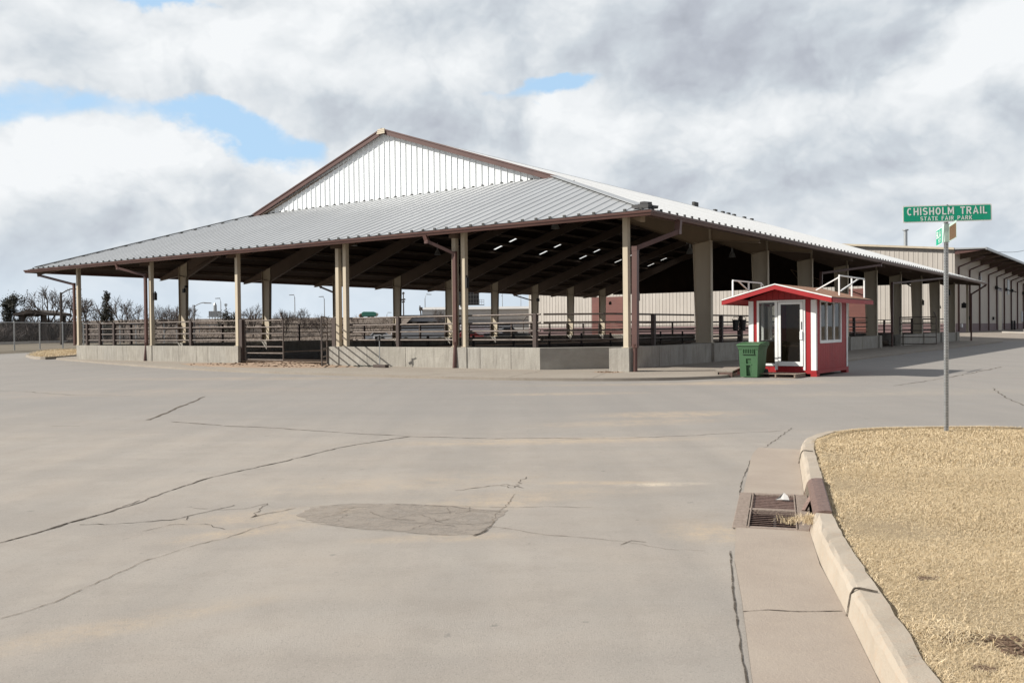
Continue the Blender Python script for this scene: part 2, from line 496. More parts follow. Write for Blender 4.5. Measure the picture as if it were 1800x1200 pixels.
# ------------------------------------------------------------------ mesh builder
class MB:
    def __init__(s):
        s.v, s.f, s.mi, s.sm = [], [], [], []
        s.mats = []

    def mat(s, m):
        if m not in s.mats:
            s.mats.append(m)
        return s.mats.index(m)

    def add(s, verts, faces, m=None, smooth=False):
        o = len(s.v)
        s.v.extend([tuple(x) for x in verts])
        i = s.mat(m) if m else 0
        for f in faces:
            s.f.append([o + k for k in f])
            s.mi.append(i)
            s.sm.append(smooth)
        return s

    def quad(s, a, b, c, d, m=None):
        return s.add([a, b, c, d], [(0, 1, 2, 3)], m)

    def poly(s, pts, m=None):
        return s.add(pts, [tuple(range(len(pts)))], m)

    def prism(s, pts, ext, m=None):
        n = len(pts)
        e = Vector(ext)
        v = [Vector(p) for p in pts] + [Vector(p) + e for p in pts]
        fs = [tuple(range(n - 1, -1, -1)), tuple(range(n, 2 * n))]
        fs += [(i, (i + 1) % n, n + (i + 1) % n, n + i) for i in range(n)]
        return s.add(v, fs, m)

    def box(s, o, a, b, c, m=None):
        """o corner, a b c edge vectors"""
        o, a, b, c = Vector(o), Vector(a), Vector(b), Vector(c)
        return s.prism([o, o + a, o + a + b, o + b], c, m)

    def bar(s, p, q, w, h, up=(0, 0, 1), m=None):
        p, q = Vector(p), Vector(q)
        d = (q - p).normalized()
        up = Vector(up)
        sd = d.cross(up)
        if sd.length < 1e-4:
            sd = d.cross(Vector((0, 1, 0)))
        sd.normalize()
        up = sd.cross(d).normalized()
        c = [p - sd * w / 2 - up * h / 2, p + sd * w / 2 - up * h / 2, p + sd * w / 2 + up * h / 2, p - sd * w / 2 + up * h / 2]
        return s.prism(c, q - p, m)

    def tube(s, p, q, r, r2=None, n=8, m=None, caps=True):
        p, q = Vector(p), Vector(q)
        r2 = r if r2 is None else r2
        d = (q - p).normalized()
        a = d.cross(Vector((0, 0, 1)))
        if a.length < 1e-3:
            a = d.cross(Vector((0, 1, 0)))
        a.normalize()
        b = d.cross(a)
        vs = []
        for c0, rr in ((p, r), (q, r2)):
            for i in range(n):
                t = 2 * PI * i / n
                vs.append(c0 + a * math.cos(t) * rr + b * math.sin(t) * rr)
        fs = [(i, (i + 1) % n, n + (i + 1) % n, n + i) for i in range(n)]
        s.add(vs, fs, m, True)
        if caps:
            s.add(vs[:n], [tuple(range(n - 1, -1, -1))], m)
            s.add(vs[n:], [tuple(range(n))], m)
        return s

    def path_tube(s, pts, r, n=8, m=None):
        for a, b in zip(pts, pts[1:]):
            s.tube(a, b, r, r, n, m)
        return s

    def sweep(s, path, prof, m=None, closed_prof=True, side=1, rough=0.0):
        """profile (offset to the side, z) swept along a path on plan, mitred"""
        P = [Vector(p) for p in path]
        n = len(P)
        rows = []
        for i in range(n):
            d1 = (P[i] - P[i - 1]) if i > 0 else (P[1] - P[0])
            d2 = (P[i + 1] - P[i]) if i < n - 1 else d1
            d1 = Vector((d1.x, d1.y, 0)).normalized()
            d2 = Vector((d2.x, d2.y, 0)).normalized()
            n1 = Vector((-d1.y, d1.x, 0))
            n2 = Vector((-d2.y, d2.x, 0))
            nn = (n1 + n2)
            nn = nn.normalized() / max(0.3, nn.normalized().dot(n1))
            jr = [(random.gauss(0, rough), random.gauss(0, rough)) if z > .02 else (0, 0) for o, z in prof]
            rows.append([P[i] + nn * (o * side + j[0]) + Vector((0, 0, z + j[1])) for (o, z), j in zip(prof, jr)])
        k = len(prof)
        vs = [v for r in rows for v in r]
        fs = []
        for i in range(n - 1):
            for j in range(k if closed_prof else k - 1):
                a, b = i * k + j, i * k + (j + 1) % k
                fs.append((a, b, b + k, a + k))
        if closed_prof:
            fs.append(tuple(range(k - 1, -1, -1)))
            fs.append(tuple(range((n - 1) * k, n * k)))
        return s.add(vs, fs, m)

    def build(s, name, m=None, parent=None, origin=None, bevel=0.0, weld=False):
        if not s.mats:
            s.mats = [m or M['white']]
        elif m is not None and m not in s.mats:
            pass
        if parent is not None:
            inv = parent.matrix_world.inverted()
            org = None
        else:
            if origin is None:
                xs = np.array(s.v)
                origin = Vector(((xs[:, 0].min() + xs[:, 0].max()) / 2, (xs[:, 1].min() + xs[:, 1].max()) / 2, xs[:, 2].min()))
            org = Vector(origin)
        vs = [tuple(inv @ Vector(v)) for v in s.v] if parent is not None else [tuple(Vector(v) - org) for v in s.v]
        me = bpy.data.meshes.new(name)
        me.from_pydata(vs, [], s.f)
        for mm in s.mats:
            me.materials.append(mm)
        me.polygons.foreach_set('material_index', s.mi)
        me.polygons.foreach_set('use_smooth', s.sm)
        bm = bmesh.new()
        bm.from_mesh(me)
        if weld:
            bmesh.ops.remove_doubles(bm, verts=bm.verts, dist=1e-4)
        bmesh.ops.recalc_face_normals(bm, faces=bm.faces)
        bm.to_mesh(me)
        bm.free()
        me.update()
        o = bpy.data.objects.new(name, me)
        COL.objects.link(o)
        if parent is not None:
            o.parent = parent
            o.matrix_world = parent.matrix_world.copy()
            o.matrix_parent_inverse = Matrix()
            o.matrix_basis = Matrix()
        else:
            o.location = org
            o.matrix_world = Matrix.Translation(org)
        if bevel:
            bv = o.modifiers.new('edge', 'BEVEL')
            bv.width = bevel
            bv.segments = 2
            bv.limit_method = 'ANGLE'
        return o


def tag(o, label, cat, group=None, kind=None):
    o['label'] = label
    o['category'] = cat
    if group:
        o['group'] = group
    if kind:
        o['kind'] = kind
    return o


def struct(o, label=None):
    o['kind'] = 'structure'
    if label:
        o['label'] = label
        o['category'] = o.name.split('.')[0].replace('_', ' ')
    return o


def empty(name, loc, rz=0.0, label=None, cat=None, group=None):
    o = bpy.data.objects.new(name, None)
    COL.objects.link(o)
    o.location = loc
    o.rotation_euler = (0, 0, rz)
    o.matrix_world = Matrix.Translation(Vector(loc)) @ Matrix.Rotation(rz, 4, 'Z')
    o.empty_display_size = 0.3
    if label:
        tag(o, label, cat, group)
    return o


def text_mesh(name, body, size, m, parent, mat4, xscale=1.0, ext=0.002, spacing=1.0, off=0.0):
    cu_ = bpy.data.curves.new(name + '_curve', 'FONT')
    cu_.body = body
    cu_.size = size
    cu_.align_x = 'CENTER'
    cu_.align_y = 'CENTER'
    cu_.extrude = ext
    cu_.offset = off
    cu_.space_character = spacing
    t = bpy.data.objects.new(name + '_tmp', cu_)
    COL.objects.link(t)
    dg = bpy.context.evaluated_depsgraph_get()
    me = bpy.data.meshes.new_from_object(t.evaluated_get(dg))
    bpy.data.objects.remove(t)
    bpy.data.curves.remove(cu_)
    me.transform(mat4 @ Matrix.Scale(xscale, 4, (1, 0, 0)))
    me.transform(parent.matrix_world.inverted())
    me.materials.clear()
    me.materials.append(m)
    o = bpy.data.objects.new(name, me)
    COL.objects.link(o)
    o.parent = parent
    return o


# ------------------------------------------------------------------ light and sky
SUN = Vector((-0.995, -0.10, 0)).normalized()
SUN_EL = math.radians(36.5)
sun_dir = Vector((SUN.x * math.cos(SUN_EL), SUN.y * math.cos(SUN_EL), math.sin(SUN_EL)))
ld = bpy.data.lights.new('sun', 'SUN')
ld.energy = 5.0
ld.angle = math.radians(0.53)
ld.color = (1.0, 0.955, 0.88)
lo = bpy.data.objects.new('sun', ld)
COL.objects.link(lo)
lo.rotation_euler = sun_dir.to_track_quat('Z', 'Y').to_euler()
lo.location = sun_dir * 200

SKY_STRENGTH = 0.10


def make_world():
    w = bpy.data.worlds.new('World')
    SC.world = w
    w.use_nodes = True
    t = w.node_tree
    bg = t.nodes['Background']
    L = t.links.new

    def nd(typ, **kw):
        x = t.nodes.new(typ)
        for k, v in kw.items():
            setattr(x, k, v)
        return x

    def mt(op, a, b=None, c=None, clamp=False):
        x = nd('ShaderNodeMath', operation=op)
        x.use_clamp = clamp
        for i, v in enumerate((a, b, c)):
            if v is None:
                continue
            if isinstance(v, (int, float)):
                x.inputs[i].default_value = v
            else:
                L(v, x.inputs[i])
        return x.outputs[0]

    def rng_(v, a, b, c=0.0, d=1.0, smooth=True):
        x = nd('ShaderNodeMapRange', interpolation_type='SMOOTHSTEP' if smooth else 'LINEAR')
        for i, k in enumerate((a, b, c, d)):
            x.inputs[i + 1].default_value = k
        L(v, x.inputs[0])
        return x.outputs[0]

    def mixc(f, a, b):
        x = nd('ShaderNodeMix', data_type='RGBA')
        if isinstance(f, (int, float)):
            x.inputs[0].default_value = f
        else:
            L(f, x.inputs[0])
        for i, v in ((6, a), (7, b)):
            if isinstance(v, tuple):
                x.inputs[i].default_value = (*v, 1)
            else:
                L(v, x.inputs[i])
        return x.outputs[2]

    sky = nd('ShaderNodeTexSky', sky_type='NISHITA')
    sky.sun_disc = False
    sky.sun_elevation = SUN_EL
    sky.sun_rotation = math.atan2(SUN.x, SUN.y)
    sky.air_density = 1.0
    sky.dust_density = 0.6
    sky.ozone_density = 1.3
    co = nd('ShaderNodeTexCoord').outputs['Generated']
    nm = nd('ShaderNodeVectorMath', operation='NORMALIZE')
    L(co, nm.inputs[0])
    D = nm.outputs[0]
    sp = nd('ShaderNodeSeparateXYZ')
    L(D, sp.inputs[0])
    az = mt('ARCTAN2', sp.outputs[0], sp.outputs[1])
    el = mt('ARCSINE', sp.outputs[2])
    # cloud layers seen in perspective: noise on a curved sheet overhead
    den = mt('ADD', mt('MAXIMUM', sp.outputs[2], 0.0), 0.16)
    px = mt('DIVIDE', sp.outputs[0], den)
    py = mt('DIVIDE', sp.outputs[1], den)
    cb = nd('ShaderNodeCombineXYZ')
    L(px, cb.inputs[0])
    L(py, cb.inputs[1])
    # a roughly isotropic angular domain for the puffs
    ca = nd('ShaderNodeCombineXYZ')
    L(mt('MULTIPLY', az, 1.0), ca.inputs[0])
    L(mt('MULTIPLY', el, 1.3), ca.inputs[1])

    def noise(vec, scale, detail, rough, off=(0, 0, 0), dist=0.0):
        mp = nd('ShaderNodeMapping')
        mp.inputs['Location'].default_value = off
        L(vec, mp.inputs[0])
        x = nd('ShaderNodeTexNoise')
        x.inputs['Scale'].default_value = scale
        x.inputs['Detail'].default_value = detail
        x.inputs['Roughness'].default_value = rough
        x.inputs['Distortion'].default_value = dist
        L(mp.outputs[0], x.inputs['Vector'])
        return x

    wp = noise(ca.outputs[0], 5.0, 6, 0.6, (3.1, 1.7, 0.4))
    wsep = nd('ShaderNodeSeparateColor')
    L(wp.outputs['Color'], wsep.inputs[0])
    azw = mt('ADD', az, mt('MULTIPLY', mt('SUBTRACT', wsep.outputs[0], 0.5), 0.20))
    elw = mt('ADD', el, mt('MULTIPLY', mt('SUBTRACT', wsep.outputs[1], 0.5), 0.13))

    def blob(x, y, sx, sy, ang, a, e):
        a0 = math.atan((x - 900) / FPX)
        e0 = math.atan((578.5 - 0.01 * (x - 900) - y) / FPX * math.cos(a0))
        sx, sy = sx / FPX, sy / FPX
        da = mt('SUBTRACT', a, a0)
        de = mt('SUBTRACT', e, e0)
        c, s_ = math.cos(math.radians(ang)), math.sin(math.radians(ang))
        p = mt('MULTIPLY', mt('ADD', mt('MULTIPLY', da, c), mt('MULTIPLY', de, s_)), 1 / sx)
        q = mt('MULTIPLY', mt('SUBTRACT', mt('MULTIPLY', de, c), mt('MULTIPLY', da, s_)), 1 / sy)
        r2 = mt('ADD', mt('MULTIPLY', p, p), mt('MULTIPLY', q, q))
        return mt('EXPONENT', mt('MULTIPLY', r2, -1.0))

    def field(base, blobs, a, e):
        acc = base
        for (x, y, sx, sy, ang, k) in blobs:
            acc = mt('ADD', acc, mt('MULTIPLY', blob(x, y, sx, sy, ang, a, e), k))
        return acc

    def billow(off):
        """rounded cauliflower heads: smooth cells at several sizes"""
        sh = nd('ShaderNodeVectorMath', operation='ADD')
        L(ca.outputs[0], sh.inputs[0])
        sh.inputs[1].default_value = off
        bw = noise(sh.outputs[0], 6.0, 5, 0.55, (8.1, 3.3, 0.7))
        bs = nd('ShaderNodeVectorMath', operation='MULTIPLY_ADD')
        L(bw.outputs['Color'], bs.inputs[0])
        bs.inputs[1].default_value = (0.20, 0.16, 0.1)
        L(sh.outputs[0], bs.inputs[2])
        vo = nd('ShaderNodeTexVoronoi', feature='F1')
        vo.normalize = True
        vo.inputs['Scale'].default_value = 6.5
        vo.inputs['Detail'].default_value = 3.0
        vo.inputs['Roughness'].default_value = 0.52
        vo.inputs['Lacunarity'].default_value = 2.3
        L(bs.outputs[0], vo.inputs['Vector'])
        return mt('MULTIPLY', mt('SUBTRACT', 0.75, vo.outputs['Distance']), 1.2)

    bil = billow((0, 0, 0))
    bil2 = billow((-0.022, 0.024, 0))
    f1 = noise(ca.outputs[0], 4.2, 8, 0.55, (0.3, 2.2, 1.1)).outputs['Fac']
    f3 = noise(cb.outputs[0], 0.9, 8, 0.55, (1.3, 7.2, 2.1), 0.2).outputs['Fac']
    # blue openings
    gaps = [(40, 175, 120, 46, -4, -0.92), (180, 168, 100, 30, -14, -0.60), (335, 215, 80, 30, -20, -0.62),
            (430, 232, 90, 26, -14, -0.85), (545, 250, 60, 22, -8, -0.6), (305, 20, 55, 24, -8, -0.95), (365, 32, 36, 16, -10, -0.6),
            (975, 150, 95, 22, 6, -0.85), (850, 160, 40, 14, 0, -0.45), (1010, 140, 50, 12, 5, -0.5), (925, 195, 16, 12, 0, -0.5),
            (410, 265, 30, 30, 0, -0.5), (560, 292, 50, 26, -12, -0.40), (330, 265, 40, 20, 0, -0.3)]
    cover = field(0.95, gaps, azw, elw)
    cover = mt('ADD', cover, mt('MULTIPLY', mt('SUBTRACT', f1, 0.5), 0.75))
    cover = mt('ADD', cover, mt('MULTIPLY', mt('SUBTRACT', bil, 0.42), 1.5))
    up = rng_(el, 0.45, 0.9)
    cover = mt('ADD', cover, mt('MULTIPLY', up, mt('MULTIPLY', mt('SUBTRACT', f3, 0.53), 3.0)))
    alpha = rng_(cover, 0.12, 0.66)
    # light and dark: sunlit heads and grey bases
    lum = [(430, 110, 220, 60, -8, 0.30), (160, 55, 110, 60, 0, 0.10), (50, 85, 80, 40, 0, -0.22), (640, 190, 200, 45, -6, -0.36),
           (790, 215, 110, 40, 0, -0.28), (560, 160, 120, 30, -10, -0.06), (700, 70, 200, 50, 0, 0.14), (120, 275, 160, 60, 0, 0.32),
           (330, 300, 150, 60, 0, 0.22), (60, 390, 110, 60, 0, -0.06), (250, 370, 150, 34, 0, -0.26), (130, 440, 160, 40, 0, -0.16), (420, 330, 90, 26, 0, -0.12), (480, 260, 70, 30, 0, 0.24),
           (1120, 60, 230, 60, 0, -0.24), (1420, 50, 210, 85, 10, -0.34), (1300, 130, 180, 45, 0, -0.30), (1560, 70, 120, 50, 20, -0.34),
           (1740, 90, 110, 90, 0, 0.34), (1650, 40, 50, 30, 0, -0.1), (1760, 210, 80, 45, 0, -0.44), (990, 220, 130, 65, 0, 0.34),
           (1100, 190, 80, 45, 0, 0.14), (1270, 245, 60, 32, 15, 0.34), (1250, 330, 170, 40, 0, -0.18), (1140, 300, 90, 40, 0, -0.20),
           (1500, 170, 170, 45, 0, 0.10), (1690, 235, 50, 35, 0, 0.28), (1450, 320, 180, 22, 0, -0.04), (1600, 300, 170, 30, 0, -0.20),
           (1400, 270, 70, 30, 0, -0.14), (1720, 390, 160, 40, 0, -0.12), (1300, 410, 200, 50, 0, 0.04), (1020, 150, 120, 35, 0, 0.12),
           (1330, 325, 60, 18, 10, 0.18), (1200, 20, 120, 30, 0, -0.12), (520, 320, 80, 40, 0, 0.14)]
    B = field(0.645, [(a_, b_, c_, d_, e_, k_ * (0.8 if k_ < 0 else .9)) for a_, b_, c_, d_, e_, k_ in lum], azw, elw)
    B = mt('ADD', B, mt('MULTIPLY', mt('SUBTRACT', f1, 0.5), 0.42))
    B = mt('ADD', B, mt('MULTIPLY', mt('SUBTRACT', bil, 0.42), 0.55))
    # heads are lit from the sun's side: compare the cloud with itself a step that way
    B = mt('ADD', B, mt('MULTIPLY', mt('SUBTRACT', bil, bil2), 1.0))
    # unseen sky overhead and behind is darkened to cut fill in the shade
    back = rng_(sp.outputs[1], -0.25, 0.35, 1.0, 0.0)
    B = mt('SUBTRACT', B, mt('MULTIPLY', mt('MAXIMUM', back, rng_(el, 0.40, 0.62)), 0.52))
    B = mt('ADD', B, mt('MULTIPLY', up, mt('MULTIPLY', mt('SUBTRACT', f3, 0.5), 1.5)))
    ramp = nd('ShaderNodeValToRGB')
    L(B, ramp.inputs[0])
    r = ramp.color_ramp
    K = 0.87 / SKY_STRENGTH
    cols = [(0.0, (0.35, 0.375, 0.425)), (0.28, (0.43, 0.46, 0.515)), (0.55, (0.545, 0.59, 0.635)), (0.78, (0.69, 0.72, 0.745)), (1.0, (0.80, 0.82, 0.835))]
    r.elements[0].position, r.elements[0].color = cols[0][0], (*cols[0][1], 1)
    r.elements[1].position, r.elements[1].color = cols[-1][0], (*cols[-1][1], 1)
    for p_, c_ in cols[1:-1]:
        e_ = r.elements.new(p_)
        e_.color = (*c_, 1)
    sc_ = nd('ShaderNodeVectorMath', operation='SCALE')
    L(ramp.outputs[0], sc_.inputs[0])
    sc_.inputs['Scale'].default_value = K
    cloud = sc_.outputs[0]
    # the clear sky between, a little paler than a clean one
    skyb = nd('ShaderNodeVectorMath', operation='SCALE')
    L(sky.outputs[0], skyb.inputs[0])
    skyb.inputs['Scale'].default_value = 0.87
    clear = mixc(0.75, skyb.outputs[0], tuple(x * K for x in (0.47, 0.69, 0.92)))
    # thin pale veil low down
    veil = rng_(el, 0.015, 0.12, 0.75, 0.0)
    allsky = mixc(alpha, clear, cloud)
    allsky = mixc(veil, allsky, tuple(x * K for x in (0.585, 0.675, 0.765)))
    L(allsky, bg.inputs[0])
    bg.inputs[1].default_value = SKY_STRENGTH


make_world()
SC.view_settings.view_transform = 'Standard'
SC.view_settings.look = 'None'
SC.view_settings.exposure = 0.4
SC.view_settings.gamma = 1.0

# ------------------------------------------------------------------ ground and paving
# kerb line of the grass corner, from beside the camera round the tip (foot of the kerb)
KF = [Vector(p + (0,)) for p in [(1.05, 1.4), (1.38, 2.75), (1.62, 3.95), (1.87, 5.1), (2.05, 6.0), (2.31, 7.0)]]
KD = [Vector(p + (0,)) for p in [(2.31, 7.0), (2.74, 8.45)]]
KB = [Vector((2.74, 8.45, 0)), Vector((3.16, 9.85, 0)), Vector((3.5, 11.0, 0)), Vector((3.72, 11.55, 0))]
for x, y in [(1413, 768), (1440, 758), (1480, 753.5), (1520, 751), (1560, 749), (1630, 747), (1720, 747), (1800, 750)]:
    KB.append(gp(x, y, 0.15).xy.to_3d())
q = KB[-1]
KB += [Vector((q.x + 1.6, q.y - 0.9, 0)), Vector((q.x + 4.5, q.y - 3.2, 0)), Vector((q.x + 9, q.y - 8, 0))]


def smooth_path(P, k=2):
    for _ in range(k):
        Q = [P[0]]
        for a, b in zip(P, P[1:]):
            Q += [a * 0.75 + b * 0.25, a * 0.25 + b * 0.75]
        Q.append(P[-1])
        P = Q
    return P


KBs = smooth_path(KB, 2)
kdir = (KD[1] - KD[0]).normalized()
knorm = Vector((-kdir.y, kdir.x, 0))     # towards the road
GW = 0.555


def offset(P, o):
    out = []
    for i in range(len(P)):
        d = (P[min(i + 1, len(P) - 1)] - P[max(i - 1, 0)])
        d = Vector((d.x, d.y, 0)).normalized()
        out.append(P[i] + Vector((-d.y, d.x, 0)) * o)
    return out


# one sheet to the horizon, with a pit under the drain
pit = [KD[0] - kdir * -0.06 + knorm * 0.50, KD[1] - kdir * 0.06 + knorm * 0.50, KD[1] - kdir * 0.06 - knorm * 0.22, KD[0] + kdir * 0.06 - knorm * 0.22]
big = [Vector((-2500, -400, 0)), Vector((-2500, 4500, 0)), Vector((2500, 4500, 0)), Vector((2500, -400, 0))]
g = MB()
gz = Vector((0, 0, -0.012))
for i in range(4):
    j = (i + 1) % 4
    g.quad(big[i] + gz, big[j] + gz, pit[j] + gz, pit[i] + gz, M['land'])
    g.quad(pit[i] + gz, pit[j] + gz, pit[j] + Vector((0, 0, -0.7)), pit[i] + Vector((0, 0, -0.7)), M['void'])
g.poly([p + Vector((0, 0, -0.7)) for p in pit], M['void'])
struct(g.build('ground', origin=(0, 0, 0), weld=True))

# road / yard slab: follows the gutter edge on the grass side
gut_front = offset(KF, GW)
gut_back = offset(KBs, GW)
cut = next(i for i, p in enumerate(gut_back) if p.y > 11.9)
edge = gut_front + [KD[0] + knorm * GW, KD[1] + knorm * GW] + gut_back[1:cut]
edge2 = KBs[cut:]
outline = edge + edge2 + [Vector((60, 0, 0)), Vector((90, 60, 0)), Vector((60, 160, 0)), Vector((-42, 150, 0)), Vector((-41.5, 30, 0)), Vector((-60, -20, 0)), Vector((edge[0].x, -20, 0))]
rd = MB()
rd.poly(outline, M['road'])


def jitter_line(pts, step, amp, seed):
    r = random.Random(seed)
    out = []
    for a, b in zip(pts, pts[1:]):
        n = max(1, int((b - a).length / step))
        sd = Vector((-(b - a).y, (b - a).x, 0)).normalized()
        for i in range(n):
            out.append(a.lerp(b, i / n) + sd * (r.uniform(-amp, amp) if i else 0))
    out.append(pts[-1])
    return out


def crack(pix, w0, w1, mat='crack', step=0.12, amp=0.02, seed=1, z=0.004):
    """a ragged open joint in the slab, through photo pixels"""
    P = jitter_line([gp(*p) for p in pix], step, amp, seed)
    r = random.Random(seed + 50)
    n = len(P)
    L_, R_ = [], []
    for i, p in enumerate(P):
        d = P[min(i + 1, n - 1)] - P[max(i - 1, 0)]
        sd = Vector((-d.y, d.x, 0)).normalized()
        w = (w0 + (w1 - w0) * i / (n - 1)) * r.uniform(0.35, 1.3)
        L_.append(p + sd * w / 2 + Vector((0, 0, z)))
        R_.append(p - sd * w / 2 + Vector((0, 0, z)))
    rd.add(L_ + R_, [(i, i + 1, n + i + 1, n + i) for i in range(n - 1)], M[mat])


crack([(-60, 970), (0, 954), (60, 938), (100, 925), (160, 908), (240, 885), (300, 862), (360, 842), (420, 828), (480, 815), (540, 801), (600, 786), (660, 776), (722, 767)], 0.022, 0.04, seed=3)
crack([(80, 932), (120, 919), (180, 903)], 0.03, 0.03, seed=31)
crack([(215, 890), (246, 879)], 0.02, 0.01, seed=32)
crack([(260, 738), (300, 722), (360, 697)], 0.08, 0.06, 'crack_soft', 0.3, 0.03, seed=4)
crack([(300, 741), (390, 748), (480, 752), (600, 760), (720, 767), (800, 769), (870, 771)], 0.05, 0.03, 'crack_soft', 0.2, 0.03, seed=5)
crack([(870, 771), (980, 770), (1080, 771), (1200, 766), (1375, 757)], 0.025, 0.02, 'crack_soft', 0.2, 0.05, seed=6)
crack([(0, 1087), (60, 1070), (110, 1052), (150, 1032), (200, 1010), (250, 987), (300, 972), (350, 956), (400, 945), (440, 930), (490, 918)], 0.010, 0.012, 'crack_faint', 0.06, 0.015, seed=7)
crack([(140, 922), (200, 921), (250, 917), (300, 914), (330, 907), (370, 898), (412, 888)], 0.012, 0.02, 'crack', 0.07, 0.02, seed=8)
crack([(250, 934), (300, 922), (360, 921), (395, 930)], 0.008, 0.008, 'crack_soft', 0.07, 0.02, seed=9)
crack([(330, 907), (328, 914)], 0.01, 0.01, 'crack', 0.05, 0.01, seed=10)
crack([(340, 893), (390, 896), (430, 894), (470, 885), (440, 910), (470, 902), (520, 893)], 0.010, 0.014, 'crack_soft', 0.06, 0.02, seed=11)
crack([(860, 925), (900, 930), (960, 940), (1030, 945), (1100, 952), (1170, 965), (1240, 968)], 0.014, 0.006, 'crack_faint', 0.06, 0.012, seed=12)
crack([(760, 889), (820, 890), (900, 892), (960, 890), (1040, 892)], 0.012, 0.006, 'crack_soft', 0.06, 0.012, seed=13)
crack([(800, 862), (850, 856), (890, 851), (920, 858)], 0.014, 0.02, 'crack_soft', 0.07, 0.03, seed=14)
crack([(880, 854), (905, 857), (925, 838)], 0.014, 0.01, 'crack_soft', 0.06, 0.03, seed=15)
crack([(905, 868), (890, 890), (870, 905), (862, 925)], 0.012, 0.01, 'crack_faint', 0.06, 0.02, seed=16)
crack([(1090, 958), (1110, 950), (1135, 953)], 0.01, 0.01, 'crack_soft', 0.06, 0.02, seed=17)
crack([(1284, 968), (1287, 1010), (1290, 1050), (1296, 1100), (1304, 1150), (1314, 1205)], 0.012, 0.014, 'crack', 0.09, 0.006, seed=18)
crack([(1290, 930), (1298, 890), (1303, 850), (1318, 812)], 0.014, 0.010, 'crack', 0.07, 0.008, seed=19)
crack([(1318, 812), (1340, 790), (1372, 766), (1392, 752)], 0.014, 0.012, 'crack_soft', 0.08, 0.02, seed=20)
crack([(1570, 678), (1640, 668), (1700, 657), (1760, 645)], 0.05, 0.08, 'crack_soft', 0.4, 0.05, seed=21)
crack([(1745, 682), (1770, 700), (1800, 713)], 0.03, 0.03, 'crack_soft', 0.3, 0.03, seed=22)
crack([(1700, 663), (1800, 664)], 0.04, 0.04, 'crack_soft', 0.3, 0.03, seed=23)
crack([(-40, 686), (40, 688), (120, 694), (230, 696)], 0.05, 0.03, 'crack_soft', 0.4, 0.06, seed=24)
crack([(90, 749), (140, 749)], 0.02, 0.02, 'crack_soft', 0.3, 0.02, seed=25)
# sunken asphalt patch with its own crazing
pp = [(520, 905), (545, 893), (590, 888), (640, 886), (700, 886), (760, 888), (815, 891), (850, 895), (893, 896), (880, 908), (865, 922), (840, 940), (790, 941), (740, 938), (690, 932), (640, 930), (590, 924), (545, 915)]
rr = random.Random(4)
pw = jitter_line([gp(*p) for p in pp + pp[:1]], 0.05, 0.016, 9)[:-1]
rd.poly([p + Vector((0, 0, 0.003)) for p in pw], M['patch'])
crack([(545, 892), (620, 886), (690, 886), (745, 888), (790, 890), (820, 894)], 0.014, 0.012, 'crack', 0.05, 0.008, seed=40, z=0.007)
crack([(520, 914), (570, 922), (640, 931), (700, 935), (770, 941)], 0.008, 0.006, 'crack_soft', 0.05, 0.006, seed=41, z=0.007)
crack([(832, 942), (848, 936), (862, 926)], 0.026, 0.016, 'crack', 0.04, 0.008, seed=42, z=0.007)
for k, pts in enumerate([[(560, 912), (600, 902), (622, 892)], [(690, 913), (725, 905), (760, 903), (800, 900)], [(725, 930), (760, 918), (790, 912)], [(740, 905), (780, 920), (830, 922), (870, 918)],
                         [(785, 893), (792, 903)], [(826, 892), (824, 899)], [(700, 918), (740, 920), (800, 925)], [(590, 918), (610, 905)], [(800, 903), (840, 896), (880, 900)], [(650, 900), (680, 912), (730, 915)]]):
    crack(pts, 0.007, 0.007, 'crack_soft', 0.04, 0.012, seed=60 + k, z=0.007)
struct(rd.build('road', origin=(0, 0, 0)))

# gutter pan beside the kerb, broken by the drain
gb = MB()


def pan(P, Q, z=0.005):
    n = len(P)
    gb.add([p + Vector((0, 0, z)) for p in P] + [p + Vector((0, 0, z + 0.001)) for p in Q], [(i, i + 1, n + i + 1, n + i) for i in range(n - 1)], M['gutter'])


pan(KF, gut_front)
pan(KBs[:cut], [KD[1] + knorm * GW] + gut_back[1:cut])
jc = [gp(1306, 1074, 0.007), gp(1350, 1071, 0.007), gp(1400, 1074, 0.007), gp(1480, 1073, 0.007)]
for k in range(3):
    a, b = jc[k], jc[k + 1]
    gb.quad(a + Vector((0, .008, .001)), b + Vector((0, .006, .001)), b - Vector((0, .006, -.001)), a - Vector((0, .008, -.001)), M['crack_soft'])
struct(gb.build('gutter', origin=(0, 0, 0)))

KH = 0.15
kprof = [(0.0, -0.01), (-0.025, KH - 0.03), (-0.045, KH - 0.006), (-0.07, KH), (-0.17, KH), (-0.17, -0.01)]
kb = MB()


def dense(P, st=.12):
    out = []
    for a, b in zip(P, P[1:]):
        n = max(1, int((b - a).length / st))
        out += [a.lerp(b, i / n) for i in range(n)]
    return out + [P[-1]]


kb.sweep(dense(smooth_path(KF, 2)), kprof, M['kerb'], rough=.0035)
kb.sweep(dense(KBs), kprof, M['kerb'], rough=.0035)
